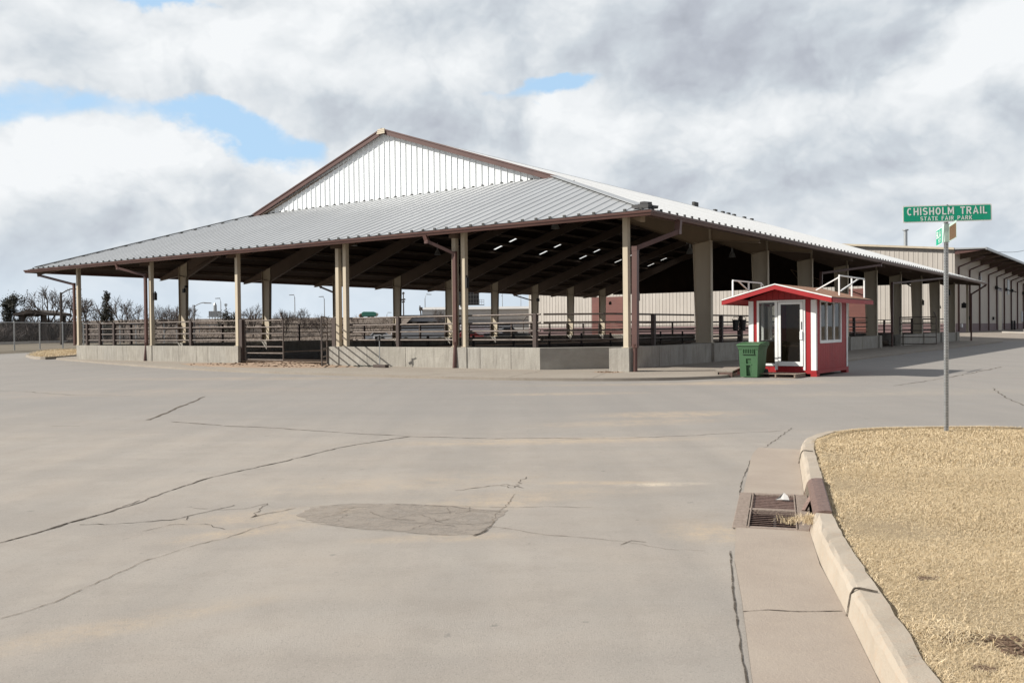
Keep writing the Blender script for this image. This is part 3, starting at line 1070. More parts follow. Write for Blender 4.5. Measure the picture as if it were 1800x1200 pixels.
# joints through the kerb, opened and ragged
for (a_, z_, l_) in [((1495, 1052), .1, .20), ((1415, 800), .1, .2)]:
    q0 = gp(*a_, z_)
    i_ = min(range(len(KF + KBs)), key=lambda i: (((KF + KBs)[i] - q0).xy.length))
    AA = KF + KBs
    t_ = (AA[min(i_ + 1, len(AA) - 1)] - AA[i_ - 1]).normalized()
    n_ = Vector((t_.y, -t_.x, 0))
    f_ = AA[i_] + t_ * ((q0 - AA[i_]).dot(t_))
    ln = [(-.006, .0), (.019, KH - .03), (.04, KH + .002), (.07, KH + .005), (.15, KH + .005)]
    pts_ = [f_ + n_ * o + Vector((0, 0, z)) + t_ * (.03 * math.sin(o * 30)) for o, z in ln]
    for p_, r_ in zip(pts_, pts_[1:]):
        kb.bar(p_, r_, .009, .009, m=M['crack'])
ko = struct(kb.build('kerb', origin=(0, 0, 0)))

# ------------------------------------------------------------------ sidewalk round the barn, its kerb, dirt
SW = [(43.5, 3.5), (41.0, 0.6), (36, -0.6), (30, -2.2), (23, -3.9), (18.5, -4.8), (14.6, -5.3), (8.7, -5.4), (5.9, -5.3), (3.4, -5.2), (1.3, -4.95), (-1.2, -4.1), (-2.9, -2.9), (-3.75, -1.5), (-3.9, -0.6),
      (-3.0, 2.6), (-2.95, 4.2), (-3.3, 9), (-3.5, 13), (-3.3, 20), (-3.2, 28), (-3.1, 45), (-3.0, 66), (-1.0, 74)]
SWZ = 0.085
sw = smooth_path([W(u, v) for u, v in SW], 2)
inner = [W(2.0, 72), W(3, 3), W(37, 2.0)]
sb = MB()
ins = offset(sw, -0.16)
sb.poly([p + Vector((0, 0, SWZ)) for p in ins] + [p + Vector((0, 0, SWZ)) for p in inner], M['walk'])
# scored joints of the flags
for (a, b) in [((5.0, -5.2), (5.0, -0.3)), ((9.5, -5.3), (9.5, -0.3)), ((12.5, -5.2), (12.5, -0.3)), ((1.6, -4.8), (3.0, -0.9)), ((26, -3.0), (26, -0.3)), ((31, -1.9), (31, -0.3)), ((-3.3, 8), (1.0, 8)), ((-3.3, 14), (1.0, 14)),
               ((-3.3, 20), (1.0, 20)), ((-3.3, 26), (1.0, 26)), ((14.5, -2.8), (3.0, -2.8)), ((-1.0, -4.0), (0.5, -0.4))]:
    p, q_ = W(*a, SWZ + .003), W(*b, SWZ + .003)
    d = (q_ - p).normalized()
    s_ = Vector((-d.y, d.x, 0)) * 0.009
    sb.quad(p + s_, q_ + s_, q_ - s_, p - s_, M['crack_soft'])
struct(sb.build('sidewalk', origin=P0))
kb2 = MB()
kb2.sweep(sw, [(0.0, -0.01), (-0.02, SWZ - 0.015), (-0.05, SWZ + 0.004), (-0.16, SWZ + 0.004), (-0.16, -0.01)], M['walk'], side=1)
struct(kb2.build('kerb', origin=P0))
# ================================================================== the open barn
ZE, MS, MF = 5.5, 0.336, 0.36          # eave height, pitch of the long slopes, pitch of the front lean-to
UR, UL, VE = -1.3, 41.1, 66.7          # eaves
UC = (UR + UL) / 2
VG = 8.6                               # gable wall
zs = lambda u: ZE + MS * (min(u, 2 * UC - u) - UR)
zf = lambda v: ZE + MF * (v + 0.8)
hipu = lambda v: UR + MF / MS * (v + 0.8)
barn = empty('open_barn', P0, ANG, 'long open-sided livestock barn with grey metal lean-to roof and white ribbed gable', 'barn')
FV = [9.5 + 6.92 * i for i in range(9)]
FS = -1.4 / 37.8                       # the frames stand slightly askew to the front
fvu = lambda v, u: v + FS * (u - 1.02)


def clip_line(poly, axis, c):
    """interval of the other coordinate where the line axis=c crosses the plan polygon"""
    o = 1 - axis
    hits = []
    for a, b in zip(poly, poly[1:] + poly[:1]):
        if (a[axis] - c) * (b[axis] - c) < 0:
            t = (c - a[axis]) / (b[axis] - a[axis])
            hits.append(a[o] + t * (b[o] - a[o]))
    return (min(hits), max(hits)) if len(hits) >= 2 else None


def slope(name, poly, zfun, rib_axis, rib0, mat, pitch=0.61, ends=0, liner=True, holes=()):
    """a ribbed roof plane over a plan polygon; ribs run across rib_axis at constant rib_axis value"""
    b = MB()
    up = 0.05
    if holes:
        us, vs_ = holes
        ucut = [min(p[0] for p in poly)] + [x for h in us for x in h] + [max(p[0] for p in poly)]
        vcut = [min(p[1] for p in poly)] + [x for h in vs_ for x in h] + [max(p[1] for p in poly)]
    else:
        b.poly([W(u, v, zfun(u, v) + up) for u, v in poly], mat)
    hd = 0.032
    lo_ = min(p[rib_axis] for p in poly)
    hi_ = max(p[rib_axis] for p in poly)
    x = lo_ + rib0
    closures = []
    while x < hi_ - 0.05:
        iv = clip_line(poly, rib_axis, x)
        if iv and iv[1] - iv[0] > 0.2:
            def pt(s, t, h):
                uv_ = (s, t) if rib_axis == 1 else (t, s)
                return W(uv_[0], uv_[1], zfun(*uv_) + up + h)
            a, c = iv
            pr = [(-0.06, 0.0), (-0.025, hd), (0.025, hd), (0.06, 0.0)]
            A = [pt(a, x + dx, h) for dx, h in pr]
            Cc = [pt(c, x + dx, h) for dx, h in pr]
            b.add(A + Cc, [(0, 1, 5, 4), (1, 2, 6, 5), (2, 3, 7, 6), (0, 3, 2, 1), (4, 5, 6, 7)], mat)
            closures.append((x, a, c))
        x += pitch
    return b, closures


# --- front lean-to
polyF = [(UR, -0.8), (hipu(VG), VG), (2 * UC - hipu(VG), VG), (UL, -0.8)]
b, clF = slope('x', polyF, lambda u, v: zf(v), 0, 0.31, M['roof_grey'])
bF = b
# --- long slope over the side facing the booth
polyR = [(UR, -0.8), (hipu(8.38), 8.38), (UC, 8.38), (UC, VE), (UR, VE)]
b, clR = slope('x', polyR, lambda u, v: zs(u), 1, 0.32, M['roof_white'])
bR = b
# --- far slope, with translucent strips let into it
polyL = [(UL, -0.8), (2 * UC - hipu(8.38), 8.38), (UC, 8.38), (UC, VE), (UL, VE)]
sku = [(29.3, 30.5), (31.1, 32.15)]
skv = [(34.25, 34.65), (41.2, 41.6), (48.2, 48.6), (55.2, 55.6), (62.6, 63.0)]
b = MB()
pl = lambda u, v, dz=0.05: W(u, v, zs(u) + dz)
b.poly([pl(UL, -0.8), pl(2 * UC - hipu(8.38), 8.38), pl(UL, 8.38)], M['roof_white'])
lin = MB()
uc_ = [UC, 29.3, 30.5, 31.1, 32.15, UL]
vc_ = [8.38] + [x for h in skv for x in h] + [VE]
for i in range(len(uc_) - 1):
    for j in range(len(vc_) - 1):
        if i in (1, 3) and j % 2 == 1:
            continue
        c4 = [(uc_[i], vc_[j]), (uc_[i + 1], vc_[j]), (uc_[i + 1], vc_[j + 1]), (uc_[i], vc_[j + 1])]
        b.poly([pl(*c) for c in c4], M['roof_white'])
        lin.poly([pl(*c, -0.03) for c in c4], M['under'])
roofL = b.build('main_roof', parent=barn)
for (ua, ub) in sku:
    for (va, vb) in skv:
        k = MB()
        k.poly([pl(ua, va, 0.02), pl(ub, va, 0.02), pl(ub, vb, 0.02), pl(ua, vb, 0.02)], M['skylight'])
        k.build('skylight', parent=barn)
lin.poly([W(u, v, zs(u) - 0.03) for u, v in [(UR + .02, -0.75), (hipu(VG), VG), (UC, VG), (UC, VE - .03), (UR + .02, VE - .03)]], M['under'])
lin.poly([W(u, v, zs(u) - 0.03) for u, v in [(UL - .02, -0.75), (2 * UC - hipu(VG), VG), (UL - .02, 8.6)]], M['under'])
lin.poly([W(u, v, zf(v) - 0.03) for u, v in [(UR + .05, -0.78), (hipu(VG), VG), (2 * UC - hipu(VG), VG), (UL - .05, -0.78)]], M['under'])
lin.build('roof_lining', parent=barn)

# --- dark blocks stand in for shade in the hollow rib ends; gutter straps
cl = bF
for x, a, c in clF:
    va = -0.8
    cl.box(W(x - .05, va - .012, zf(va) + .03), UU * .10, VV * .05, Vector((0, 0, .10)), M['clip'])
    vt = c
    if abs(vt - VG) < .01:
        cl.box(W(x - .06, VG - .10, zf(VG - .1) + .052), UU * .12, VV * .09, Vector((0, 0, .075)), M['clip'])
    else:
        cl.box(W(x - .07, c - .16, zf(c - .16) + .052), UU * .14, VV * .12, Vector((0, 0, .06)), M['clip'])
for i, (x, a, c) in enumerate(clF):
    if i % 2 == 0:
        cl.bar(W(x, -0.82, ZE + .06), W(x + .22, -0.99, ZE + .012), .028, .012, m=M['clip'])
cl = bR
for x, a, c in clR:
    cl.box(W(UR - .012, x - .05, ZE + .03), UU * .05, VV * .10, Vector((0, 0, .10)), M['clip'])
roofF = bF.build('lean_to_roof', parent=barn)
roofF['label'] = 'grey ribbed metal lean-to roof sloping to the front'
roofR = bR.build('main_roof', parent=barn)
roofR['label'] = 'bright white ribbed roof slope on the long side'
# torn flashing at the foot of the hip
hp = MB()
for du, dv, sx, sy, sz in [(0.35, 0.12, .42, .26, .10), (0.12, 0.08, .4, .3, .12), (.10, .42, .24, .36, .10), (.25, .3, .3, .3, .17)]:
    hp.box(W(UR + du - .05, -0.8 + dv - .02, ZE + .06 + .34 * min(du, dv)), UU * sx + Vector((0, 0, .05)), VV * sy + Vector((0, 0, .05)), Vector((0.02, 0, sz)), M['black'])
hp.build('hip_flashing', parent=barn)
for s_ in (0, 1):
    hc = MB()
    f_ = lambda u: u if s_ == 0 else 2 * UC - u
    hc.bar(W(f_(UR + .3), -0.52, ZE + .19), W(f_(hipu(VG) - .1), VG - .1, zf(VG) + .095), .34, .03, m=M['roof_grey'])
    hc.build('hip_cap', parent=barn)
rc = MB()
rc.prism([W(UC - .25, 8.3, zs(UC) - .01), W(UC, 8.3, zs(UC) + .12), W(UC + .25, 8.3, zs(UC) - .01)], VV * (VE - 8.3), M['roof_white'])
rc.build('ridge_cap', parent=barn)
for k, v in enumerate([48.5, 53.2, 55.0, 56.4, 57.8, 60.5, 62.5]):
    rv = MB()
    rv.box(W(UC - .12, v, zs(UC) + .10), UU * .24, VV * (.5 if k else .9), Vector((0, 0, .36 if k == 0 else .15)), M['clip'])
    rv.build('ridge_vent', parent=barn)

# --- gutters
gprof = [(0.02, 0.0), (0.02, -0.17), (0.13, -0.17), (0.155, -0.10), (0.155, -0.085), (0.185, -0.075), (0.195, -0.012), (0.195, 0.0), (0.175, 0.0), (0.175, -0.01), (0.04, -0.01), (0.04, 0.0)]
gu = MB()
gu.sweep([W(UL, VE, ZE), W(UL, -0.8, ZE), W(UR, -0.8, ZE), W(UR, VE, ZE)], gprof, M['trim'], side=-1)
gu.build('gutter', parent=barn)
fs_ = MB()
fs_.sweep([W(UL - .03, VE, ZE - .16), W(UL - .03, -0.77, ZE - .16), W(UR + .03, -0.77, ZE - .16), W(UR + .03, VE, ZE - .16)], [(0, .0), (0.03, .0), (0.03, .17), (0, .17)], M['trim'], side=-1)
fs_.build('fascia', parent=barn)

# --- gable
gw = MB()
zb = zf(VG)
gw.poly([W(hipu(VG), VG, zb), W(UC, VG, zs(UC) - .02), W(2 * UC - hipu(VG), VG, zb)], M['gable'])
u = hipu(VG) + 0.3
while u < 2 * UC - hipu(VG) - .3:
    top = zs(u) - .05
    bot = zb
    if top - bot > .08:
        gw.prism([W(u - .035, VG, bot), W(u - .015, VG - .05, bot), W(u + .015, VG - .05, bot), W(u + .035, VG, bot)], Vector((0, 0, top - bot)), M['gable'])
    u += 0.405
gw.build('gable_wall', parent=barn)
rear = MB()
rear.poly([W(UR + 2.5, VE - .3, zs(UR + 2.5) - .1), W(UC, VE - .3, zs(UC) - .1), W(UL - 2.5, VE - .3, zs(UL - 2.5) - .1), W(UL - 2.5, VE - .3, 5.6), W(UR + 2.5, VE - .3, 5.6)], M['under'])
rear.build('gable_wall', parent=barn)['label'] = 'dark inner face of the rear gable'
for s_ in (0, 1):
    rk = MB()
    f_ = lambda u: u if s_ == 0 else 2 * UC - u
    p, q_ = W(f_(hipu(8.38) - .15), 8.36, zs(hipu(8.38)) - .06), W(UC, 8.36, zs(UC) - .02)
    rk.bar(p, q_, .08, .25, m=M['trim'])
    rk.bar(p + Vector((0, 0, .145)) - VV * .04, q_ + Vector((0, 0, .145)) - VV * .04, .07, .07, m=M['trim'])
    rk.build('rake_trim', parent=barn)
rp = MB()
for k in range(3):
    rp.box(W(UC - .30 + .02 * k, 8.22 + .02 * k, zs(UC) - .16 + .1 * k), UU * (.6 - .04 * k), VV * .05, Vector((0, 0, .08)), M['tan'])
rp.build('ridge_end', parent=barn)

# --- concrete wall round the floor
WH = 0.9
TH = 0.4
runs = [
    [(14.95, 0), (3.65, 0), (1.1, 2.6), (1.1, 37.5)],
    [(1.1, 43.3), (1.1, 66.2), (12, 66.2)],
    [(28, 66.2), (38.9, 66.2), (38.9, 2.5), (36.6, 0), (21.45, 0)],
]
for i, run in enumerate(runs):
    wb = MB()
    P = [W(u, v) for u, v in run]
    wb.sweep(P, [(.2, -.01), (.2, WH - .012), (.188, WH), (-.188, WH), (-.2, WH - .012), (-.2, -.01)], M['wall'])
    wb.build('concrete_wall', parent=barn)
for u in (12.6, 10.35, 4.9, 6.4, 23.9, 24.9, 26.4, 31.7, 34.4):
    jn = MB()
    jn.box(W(u - .012, -.203, SWZ), UU * .02, VV * .004, Vector((0, 0, WH - SWZ - .01)), M['crack'])
    jn.build('wall_joint', parent=barn)
for v in (4.2, 6.4, 12.2, 19.5, 26.0, 33.0):
    jn = MB()
    jn.box(W(.897, v - .01, SWZ), UU * .004, VV * .02, Vector((0, 0, WH - SWZ - .01)), M['crack'])
    jn.build('wall_joint', parent=barn)
ped = MB()
ped.box(W(-.22, -.27, -.01), UU * .80, VV * .55, Vector((0, 0, WH + .012)), M['wall'])
ped.build('pedestal', parent=barn, bevel=.012)
for u in (7.53, 14.3 + .42, 21.68, 29.16):
    w_ = {7.53: .95, 14.72: .75, 21.68: .5, 29.16: .6}[u]
    k = MB()
    k.box(W(u - w_ / 2, -.235, -.01), UU * w_, VV * .5, Vector((0, 0, WH + .014)), M['wall'])
    k.build('pedestal', parent=barn)
for v in FV:
    k = MB()
    k.box(W(.78, v - .30, -.01), UU * 1.1, VV * .62, Vector((0, 0, WH + .02)), M['wall'])
    k.build('pedestal', parent=barn)
    k = MB()
    k.box(W(39.2, fvu(v, 38.8) - .30, -.01), -UU * 1.1, VV * .62, Vector((0, 0, WH + .02)), M['wall'])
    k.build('pedestal', parent=barn)

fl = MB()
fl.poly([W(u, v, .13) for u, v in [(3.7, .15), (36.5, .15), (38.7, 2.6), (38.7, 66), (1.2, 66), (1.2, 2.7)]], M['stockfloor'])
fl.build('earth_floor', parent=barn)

# --- posts along the front and the corner
def post(u, v, z0, z1, s=.2, mat='tan'):
    k = MB()
    k.box(W(u - s / 2, v - s / 2, z0), UU * s, VV * s, Vector((0, 0, z1 - z0)), M[mat])
    k.box(W(u - s / 2 - .05, v - s / 2 - .05, z0), UU * (s + .1), VV * (s + .1), Vector((0, 0, .02)), M[mat])
    return k.build('post', parent=barn, bevel=.006)


for u in (0, 7.30, 7.77, 14.05, 14.52, 21.68, 29.16, 36.7):
    post(u, 0, WH + .012, zf(0) - .22)
post(.15, 66.0, WH, 5.6)
# --- portal frames: column + rafter each side
def column(u_out, u_in, v, fw=.22, side=1):
    k = MB()
    z0, z1 = WH + .02, zs(u_out) - .25
    s = 1 if u_in > u_out else -1
    # web, outer flange, inner flange (tapering)
    ub = u_in - s * .13
    k.prism([W(u_out, v - .012, z0), W(ub, v - .012, z0), W(u_in, v - .012, 5.33), W(u_in, v - .012, zs(u_in) - .25), W(u_out, v - .012, z1)], VV * .024, M['tan'])
    k.bar(W(u_out, v, z0), W(u_out, v, z1), .024, fw, up=tuple(VV), m=M['tan'])
    k.bar(W(ub, v, z0), W(u_in, v, 5.33), .022, fw, up=tuple(VV), m=M['tan'])
    k.bar(W(u_out + s * .02, v - .02, 5.35), W(u_in - s * .02, v - .02, 5.35), .05, .03, m=M['tan'])
    k.box(W(min(u_out, ub) - .05, v - fw / 2 - .04, z0 - .005), UU * (abs(ub - u_out) + .1), VV * (fw + .08), Vector((0, 0, .025)), M['tan'])
    return k.build('column', parent=barn)


def rafter(s, v, mat='rafter'):
    k = MB()
    f_ = lambda u: u if s == 0 else 2 * UC - u
    top = lambda u: zs(u) - .25
    pts = [(UR + .15, .12), (1.1, .62), (1.85, 1.02), (6.5, .82), (11.0, .62), (UC, .78)]
    va = lambda u: max(fvu(v, f_(u)), VG + .18) if f_(u) < 32 else fvu(v, f_(u))
    outline = [W(f_(u), va(u) - .008, top(u)) for u, d in pts] + [W(f_(u), va(u) - .008, top(u) - d) for u, d in reversed(pts)]
    k.prism(outline, VV * .016, M[mat])
    for (u, d), (u2, d2) in zip(pts, pts[1:]):
        k.bar(W(f_(u), va(u), top(u) - d), W(f_(u2), va(u2), top(u2) - d2), .2, .02, m=M[mat])
    k.bar(W(f_(UR + .15), va(UR + .15), top(UR + .15)), W(UC, va(UC), top(UC)), .2, .02, m=M[mat])
    return k.build('rafter', parent=barn)


for i, v in enumerate(FV):
    column(1.02, 1.85, v)
    column(2 * UC - 1.02, 2 * UC - 1.85, fvu(v, 2 * UC - 1.02))
    rafter(0, v, 'frame' if i < 2 else 'rafter')  # two rafters nearest the opening painted as lit, the rest as shaded
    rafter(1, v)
# lean-to rafters and hips
for u in (7.53, 14.3, 21.68, 29.16):
    k = MB()
    k.prism([W(u - .008, -.65, zf(-.65) - .24), W(u - .008, VG, zf(VG) - .24), W(u - .008, VG, zf(VG) - .85), W(u - .008, 0, zf(0) - .55), W(u - .008, -.65, zf(-.65) - .36)], UU * .016, M['rafter'])
    k.bar(W(u, 0, zf(0) - .55), W(u, VG, zf(VG) - .85), .18, .02, m=M['rafter'])
    k.build('lean_to_rafter', parent=barn)
for s_ in (0, 1):
    f_ = lambda u: u if s_ == 0 else 2 * UC - u
    k = MB()
    k.bar(W(f_(UR + .4), -.45, ZE - .12), W(f_(hipu(VG)), VG, zb - .35), .16, .4, m=M['frame' if s_ == 0 else 'rafter'])  # near hip takes the lit copy, far hip the shaded one
    k.build('hip_rafter', parent=barn)
# purlins
for s_ in (0, 1):
    f_ = lambda u: u if s_ == 0 else 2 * UC - u
    for j in range(14):
        u = UR + (.5 if s_ == 0 else 1.2) + j * 1.52
        v0 = VG + .08 if u > hipu(VG) else -0.8 + (u - UR) * MS / MF + .1
        k = MB()
        k.bar(W(f_(u), v0, zs(u) - .14), W(f_(u), VE - .1, zs(u) - .14), .06, .2, m=M['purlin'])
        k.build('purlin', parent=barn)
for j in range(6):
    v = .35 + j * 1.5
    k = MB()
    ua = hipu(v) + .1
    k.bar(W(ua, v, zf(v) - .14), W(2 * UC - ua, v, zf(v) - .14), .06, .2, m=M['purlin'])
    k.build('purlin', parent=barn)
# knee braces and wind bracing
for i, v in enumerate(FV):
    if i > 7:
        continue
    k = MB()
    u = 2 * UC - 1.6
    v = fvu(v, u)
    k.bar(W(u, v, 5.45), W(u + .9, v + 1.5, 6.35), .07, .07, m=M['frame'])
    k.build('knee_brace', parent=barn)
for (a, c) in [((14, VE - .6, 3.6), (17, VE - .6, 7.6)), ((17, VE - .6, 7.6), (9.5, VE - .6, 4.6)), ((2, 57.9, 6.0), (2.2, 64.6, 3.2)), ((1.9, 44.2, 6.2), (1.9, 47.5, 4.6)), ((8, 64.9, 7.4), (3, 58.2, 4.8))]:
    k = MB()
    k.bar(W(*a), W(*c), .09, .09, m=M['frame'])
    k.build('wind_brace', parent=barn)
# high-bay lamps under the roof (unlit)
for (px, py, D) in [(976, 402, 41), (1213, 446, 45), (1287, 452, 50), (622, 432, 48), (769, 448, 55), (1213, 428, 43)]:
    p = at(px, py, D)
    k = MB()
    k.tube(p, p + Vector((0, 0, .28)), .20, .10, 10, M['galv'])
    k.tube(p + Vector((0, 0, .28)), p + Vector((0, 0, .75)), .06, .03, 6, M['galv'])
    k.build('ceiling_lamp', parent=barn)

# --- downspouts
def downspout(pts, w=.13, d=.10, mat='trim', boot=None):
    k = MB()
    for a, c in zip(pts, pts[1:]):
        k.bar(a, c, w, d, up=tuple(VV) if abs((c - a).normalized().z) > .8 else (0, 0, 1), m=M[mat])
    for p in pts[1:-1]:
        k.box(p - UU * w * .52 - VV * d * .55 - Vector((0, 0, .09)), UU * w * 1.04, VV * d * 1.1, Vector((0, 0, .18)), M[mat])
    if boot:
        k.tube(pts[-1] + Vector((0, 0, .12)), pts[-1] - Vector((0, 0, 0.02)), .11, .085, 10, M[mat])
        k.tube(pts[-1], boot, .078, .078, 10, M[mat])
    return k.build('downspout', parent=barn)


downspout([W(8.55, -.92, 5.36), W(8.5, -.86, 5.12), W(7.62, -.22, 4.62), W(7.62, -.22, 1.0)], .17, .12, boot=W(7.62, -.30, SWZ))
downspout([W(31.0, -.92, 5.36), W(30.95, -.86, 5.15), W(29.42, -.18, 4.7), W(29.42, -.18, .95)], .17, .12, boot=W(29.42, -.28, SWZ))
downspout([W(40.9, -.3, 5.36), W(40.8, -.3, 5.2), W(37.0, -.12, 4.5), W(37.0, -.12, .9)], .15, .12)
downspout([W(-1.42, 1.2, 5.36), W(-1.38, 1.2, 4.95), W(-.36, -.02, 4.35), W(-.36, -.08, .92)], .20, .16, boot=W(-.36, -.10, .06))
downspout([W(-1.42, 28.4, 5.36), W(-1.38, 28.4, 5.2), W(.7, 23.9, 4.6), W(.8, 23.9, 1)], .14, .12, boot=W(.8, 23.9, SWZ))
downspout([W(-1.42, 48.4, 5.36), W(-1.38, 48.4, 5.25), W(.7, 40.0, 4.6), W(.72, 40.0, 1)], .14, .12, boot=W(.72, 40.0, SWZ))
downspout([W(-1.42, 66.2, 5.36), W(-1.3, 66.2, 5.2), W(-.15, 66.1, 4.45), W(-.15, 66.1, .9)], .16, .14, boot=W(-.15, 66.1, SWZ))
downspout([W(41.2, 22.6, 5.36), W(41.0, 22.6, 5.2), W(39.1, 22.6, 4.6), W(39.1, 22.6, 1)], .15, .12, boot=W(39.2, 22.6, 0))
downspout([W(41.2, 49.6, 5.36), W(41.0, 49.6, 5.2), W(39.1, 50.2, 4.6), W(39.1, 50.2, 1)], .15, .12, boot=W(39.2, 50.2, 0))

# --- little fittings on the columns: cameras, switch boxes
lc = lambda i: W(38.2, fvu(FV[i], 38.8) - .3).y
for (px, py, D, w, h) in [(322, 511, lc(0), .22, .26), (325, 504, lc(0), .12, .14), (945, 527, lc(6), .3, .32), (1072, 533, lc(8), .28, .34), (798, 525, lc(4), .22, .3), (1666, 514, W(1, FV[7]).y, .35, .5), (1621, 532, W(1, FV[6]).y, .25, .4), (1694, 537, W(.1, 65.8).y, .4, .45), (818, 497, W(7.4, -.25).y, .13, .42), (270, 521, W(29.25, -.2).y, .16, .4), (1119, 521, W(-.15, -.1).y, .09, .3)]:
    p = at(px, py, D)
    k = MB()
    k.box(p - UU * w / 2 - Vector((0, 0, h / 2)), UU * w, VV * .16, Vector((0, 0, h)), M['black'])
    k.bar(p + VV * .1, p + VV * .1 + Vector((0, 0, h * .7)), w * .4, .05, m=M['black'])
    k.build('junction_box', parent=barn)

# ------------------------------------------------------------------ pipe fences on the wall
FZ = [2.15, 1.84, 1.53, 1.19]


def fence(run, posts, label, mat='pipe', zs_=FZ, pw=.16, z0=WH, r=.035):
    P = [W(u, v) for u, v in run]
    root = empty('pipe_fence', W(run[0][0], run[0][1], z0), ANG, label, 'fence', 'pipe rail fences round the barn')
    for z in zs_:
        k = MB()
        k.path_tube([p + Vector((0, 0, z)) for p in P], r, 8, M[mat])
        k.build('rail', parent=root)
    for (u, v) in posts:
        k = MB()
        k.box(W(u - pw / 2, v - pw / 2, z0 - .0), UU * pw, VV * pw, Vector((0, 0, zs_[0] + .03 - z0)), M['rust'])
        k.build('post', parent=root, bevel=.006)
    return root


fence([(14.75, .12), (7.6, .12)], [(11.03, .12)], 'front pipe fence between the open gate and the middle downspout')
fence([(7.4, .12), (3.75, .12)], [(3.98, .12)], 'short front pipe fence ending before the corner pedestal')
fence([(36.4, .12), (29.3, .12)], [(33.1, .12), (34.6, .12), (36.0, .12)], 'front pipe fence at the end by the grass island')
fence([(29.0, .12), (21.9, .12)], [(25.76, .12)], 'front pipe fence just beyond the closed gate leaf')
fence([(3.7, .25), (1.78, 2.3), (1.78, 9.3)], [(1.72, 5.3)], 'corner pipe fence seen behind the free-standing concrete pedestal')
fence([(1.7, 9.8), (1.7, 16.2)], [(1.7, 12.1), (1.7, 14.5)], 'side pipe fence behind the green bin and booth')
fence([(1.7, 16.7), (1.7, 37.2)], [(1.7, v) for v in (20.2, 26.8, 31.9, 34.0)], 'side pipe fence between the booth and the side gate')
fence([(1.7, 43.8), (1.7, 66)], [(1.7, v) for v in (46.9, 50.6, 54.3, 61)], 'side pipe fence beyond the side gate')
fence([(38.8, 2.6), (38.8, 66)], [(38.8, v) for v in np.arange(4.5, 66, 3.46)], 'long back pipe fence across the barn from the camera', 'rust')
fence([(38.6, 65.9), (1.4, 65.9)], [(u, 65.9) for u in np.arange(3, 38, 4.6)], 'pipe fence closing the rear end of the barn', 'rust')
fence([(20.2, 8), (20.2, 60)], [(20.2, v) for v in np.arange(8, 61, 4.3)], 'low dark pipe fence down the middle of the pens', 'rust', [1.25, .95, .65, .4], .12, .13, .03)


def gate(a, c, z0, z1, n, label, name='pipe_gate', latch=True):
    a, c = Vector(a), Vector(c)
    root = empty(name, Vector((a.x, a.y, z0)), ANG, label, 'gate', 'pipe gates of the barn')
    Z = Vector((0, 0, 1))
    k = MB()
    for p in (a, c):
        k.tube(p + Z * z0, p + Z * (z1 + .02), .035, .035, 8, M['pipe'])
    for z in (z0 + .03, z1):
        k.tube(a + Z * z, c + Z * z, .03, .03, 8, M['pipe'])
    k.build('frame', parent=root)
    for i in range(1, n - 1):
        z = z0 + .03 + (z1 - z0 - .03) * i / (n - 1)
        k = MB()
        k.tube(a + Z * z, c + Z * z, .03, .03, 8, M['pipe'])
        k.build('rail', parent=root)
    if latch:
        k = MB()
        k.bar(c + Z * (z1 - .02), c + Z * (z1 + .36) + (a - c).normalized() * .16, .07, .05, m=M['rust'])
        k.build('latch', parent=root)
    return root


gate(W(21.30, .1), W(18.45, .1), .22, 2.13, 7, 'closed front pipe gate leaf with an upright latch')
gate(W(15.02, -.27), W(13.1, -2.3), .14, 2.2, 7, 'open front pipe gate leaf swung out towards the road', latch=False)
gate(W(1.0, 43.4), W(-1.6, 43.0), .2, 2.2, 5, 'side pipe gate swung out beyond the red booth')
# gate posts
for (u, v, lab) in [(21.45, .05, 'square brown gate post beside the closed gate leaf'), (15.0, .22, 'square brown gate post at the hinge of the open gate leaf')]:
    k = MB()
    k.box(W(u - .12, v - .12, .08), UU * .24, VV * .24, Vector((0, 0, 2.12)), M['rust'])
    tag(k.build('gate_post', bevel=.008), lab, 'post', 'gate posts')

# feed buckets on the side fence
for (px, lab) in [(1293, 'black feed tub hung on the side fence, nearer the tan column'), (1306, 'black feed tub hung on the side fence, nearer the booth')]:
    p = at(px, 580.5, 42.0)
    k = MB()
    n = 14
    k.tube(p, p + Vector((0, 0, .5)), .115, .15, n, M['black'], caps=False)
    k.tube(p, p + Vector((0, 0, .012)), .115, .115, n, M['black'])
    k.tube(p + Vector((0, 0, .46)), p + Vector((0, 0, .5)), .165, .165, n, M['black'], caps=False)
    k.path_tube([p + UU * .15 + Vector((0, 0, .48)), p + UU * .1 + Vector((0, 0, .62)), p - UU * .1 + Vector((0, 0, .62)), p - UU * .15 + Vector((0, 0, .48))], .012, 6, M['black'])
    tag(k.build('feed_tub'), lab, 'bucket', 'black feed tubs')

# yard hydrant with hose
hy = W(10.95, -1.1, SWZ)
hyd = empty('yard_hydrant', hy, ANG, 'thin yard hydrant with a green hose at the foot of the concrete wall', 'hydrant')
k = MB()
k.tube(hy, hy + Vector((0, 0, 1.1)), .021, .018, 8, M['galv'])
k.build('standpipe', parent=hyd)
k = MB()
k.tube(hy + Vector((0, 0, 1.1)), hy + Vector((0, 0, 1.32)), .045, .04, 8, M['black'])
k.bar(hy + Vector((0, 0, 1.2)), hy + UU * .2 + Vector((0, 0, 1.12)), .05, .05, m=M['black'])
k.bar(hy + Vector((0, 0, 1.3)), hy + UU * -.22 + Vector((0, 0, 1.36)), .035, .02, m=M['black'])
k.build('head', parent=hyd)
k = MB()
hp_ = []
for i in range(60):
    t = i / 59
    hp_.append(hy + UU * (.05 + 1.75 * t) + VV * (.55 + .07 * math.sin(t * 31) - .25 * t) + Vector((0, 0, .03 + .01 * math.sin(i * 1.7))))
k.path_tube(hp_, .02, 6, M['hose'])
tag(k.build('garden_hose'), 'dark green hose lying along the concrete wall by the hydrant', 'hose')
k = MB()
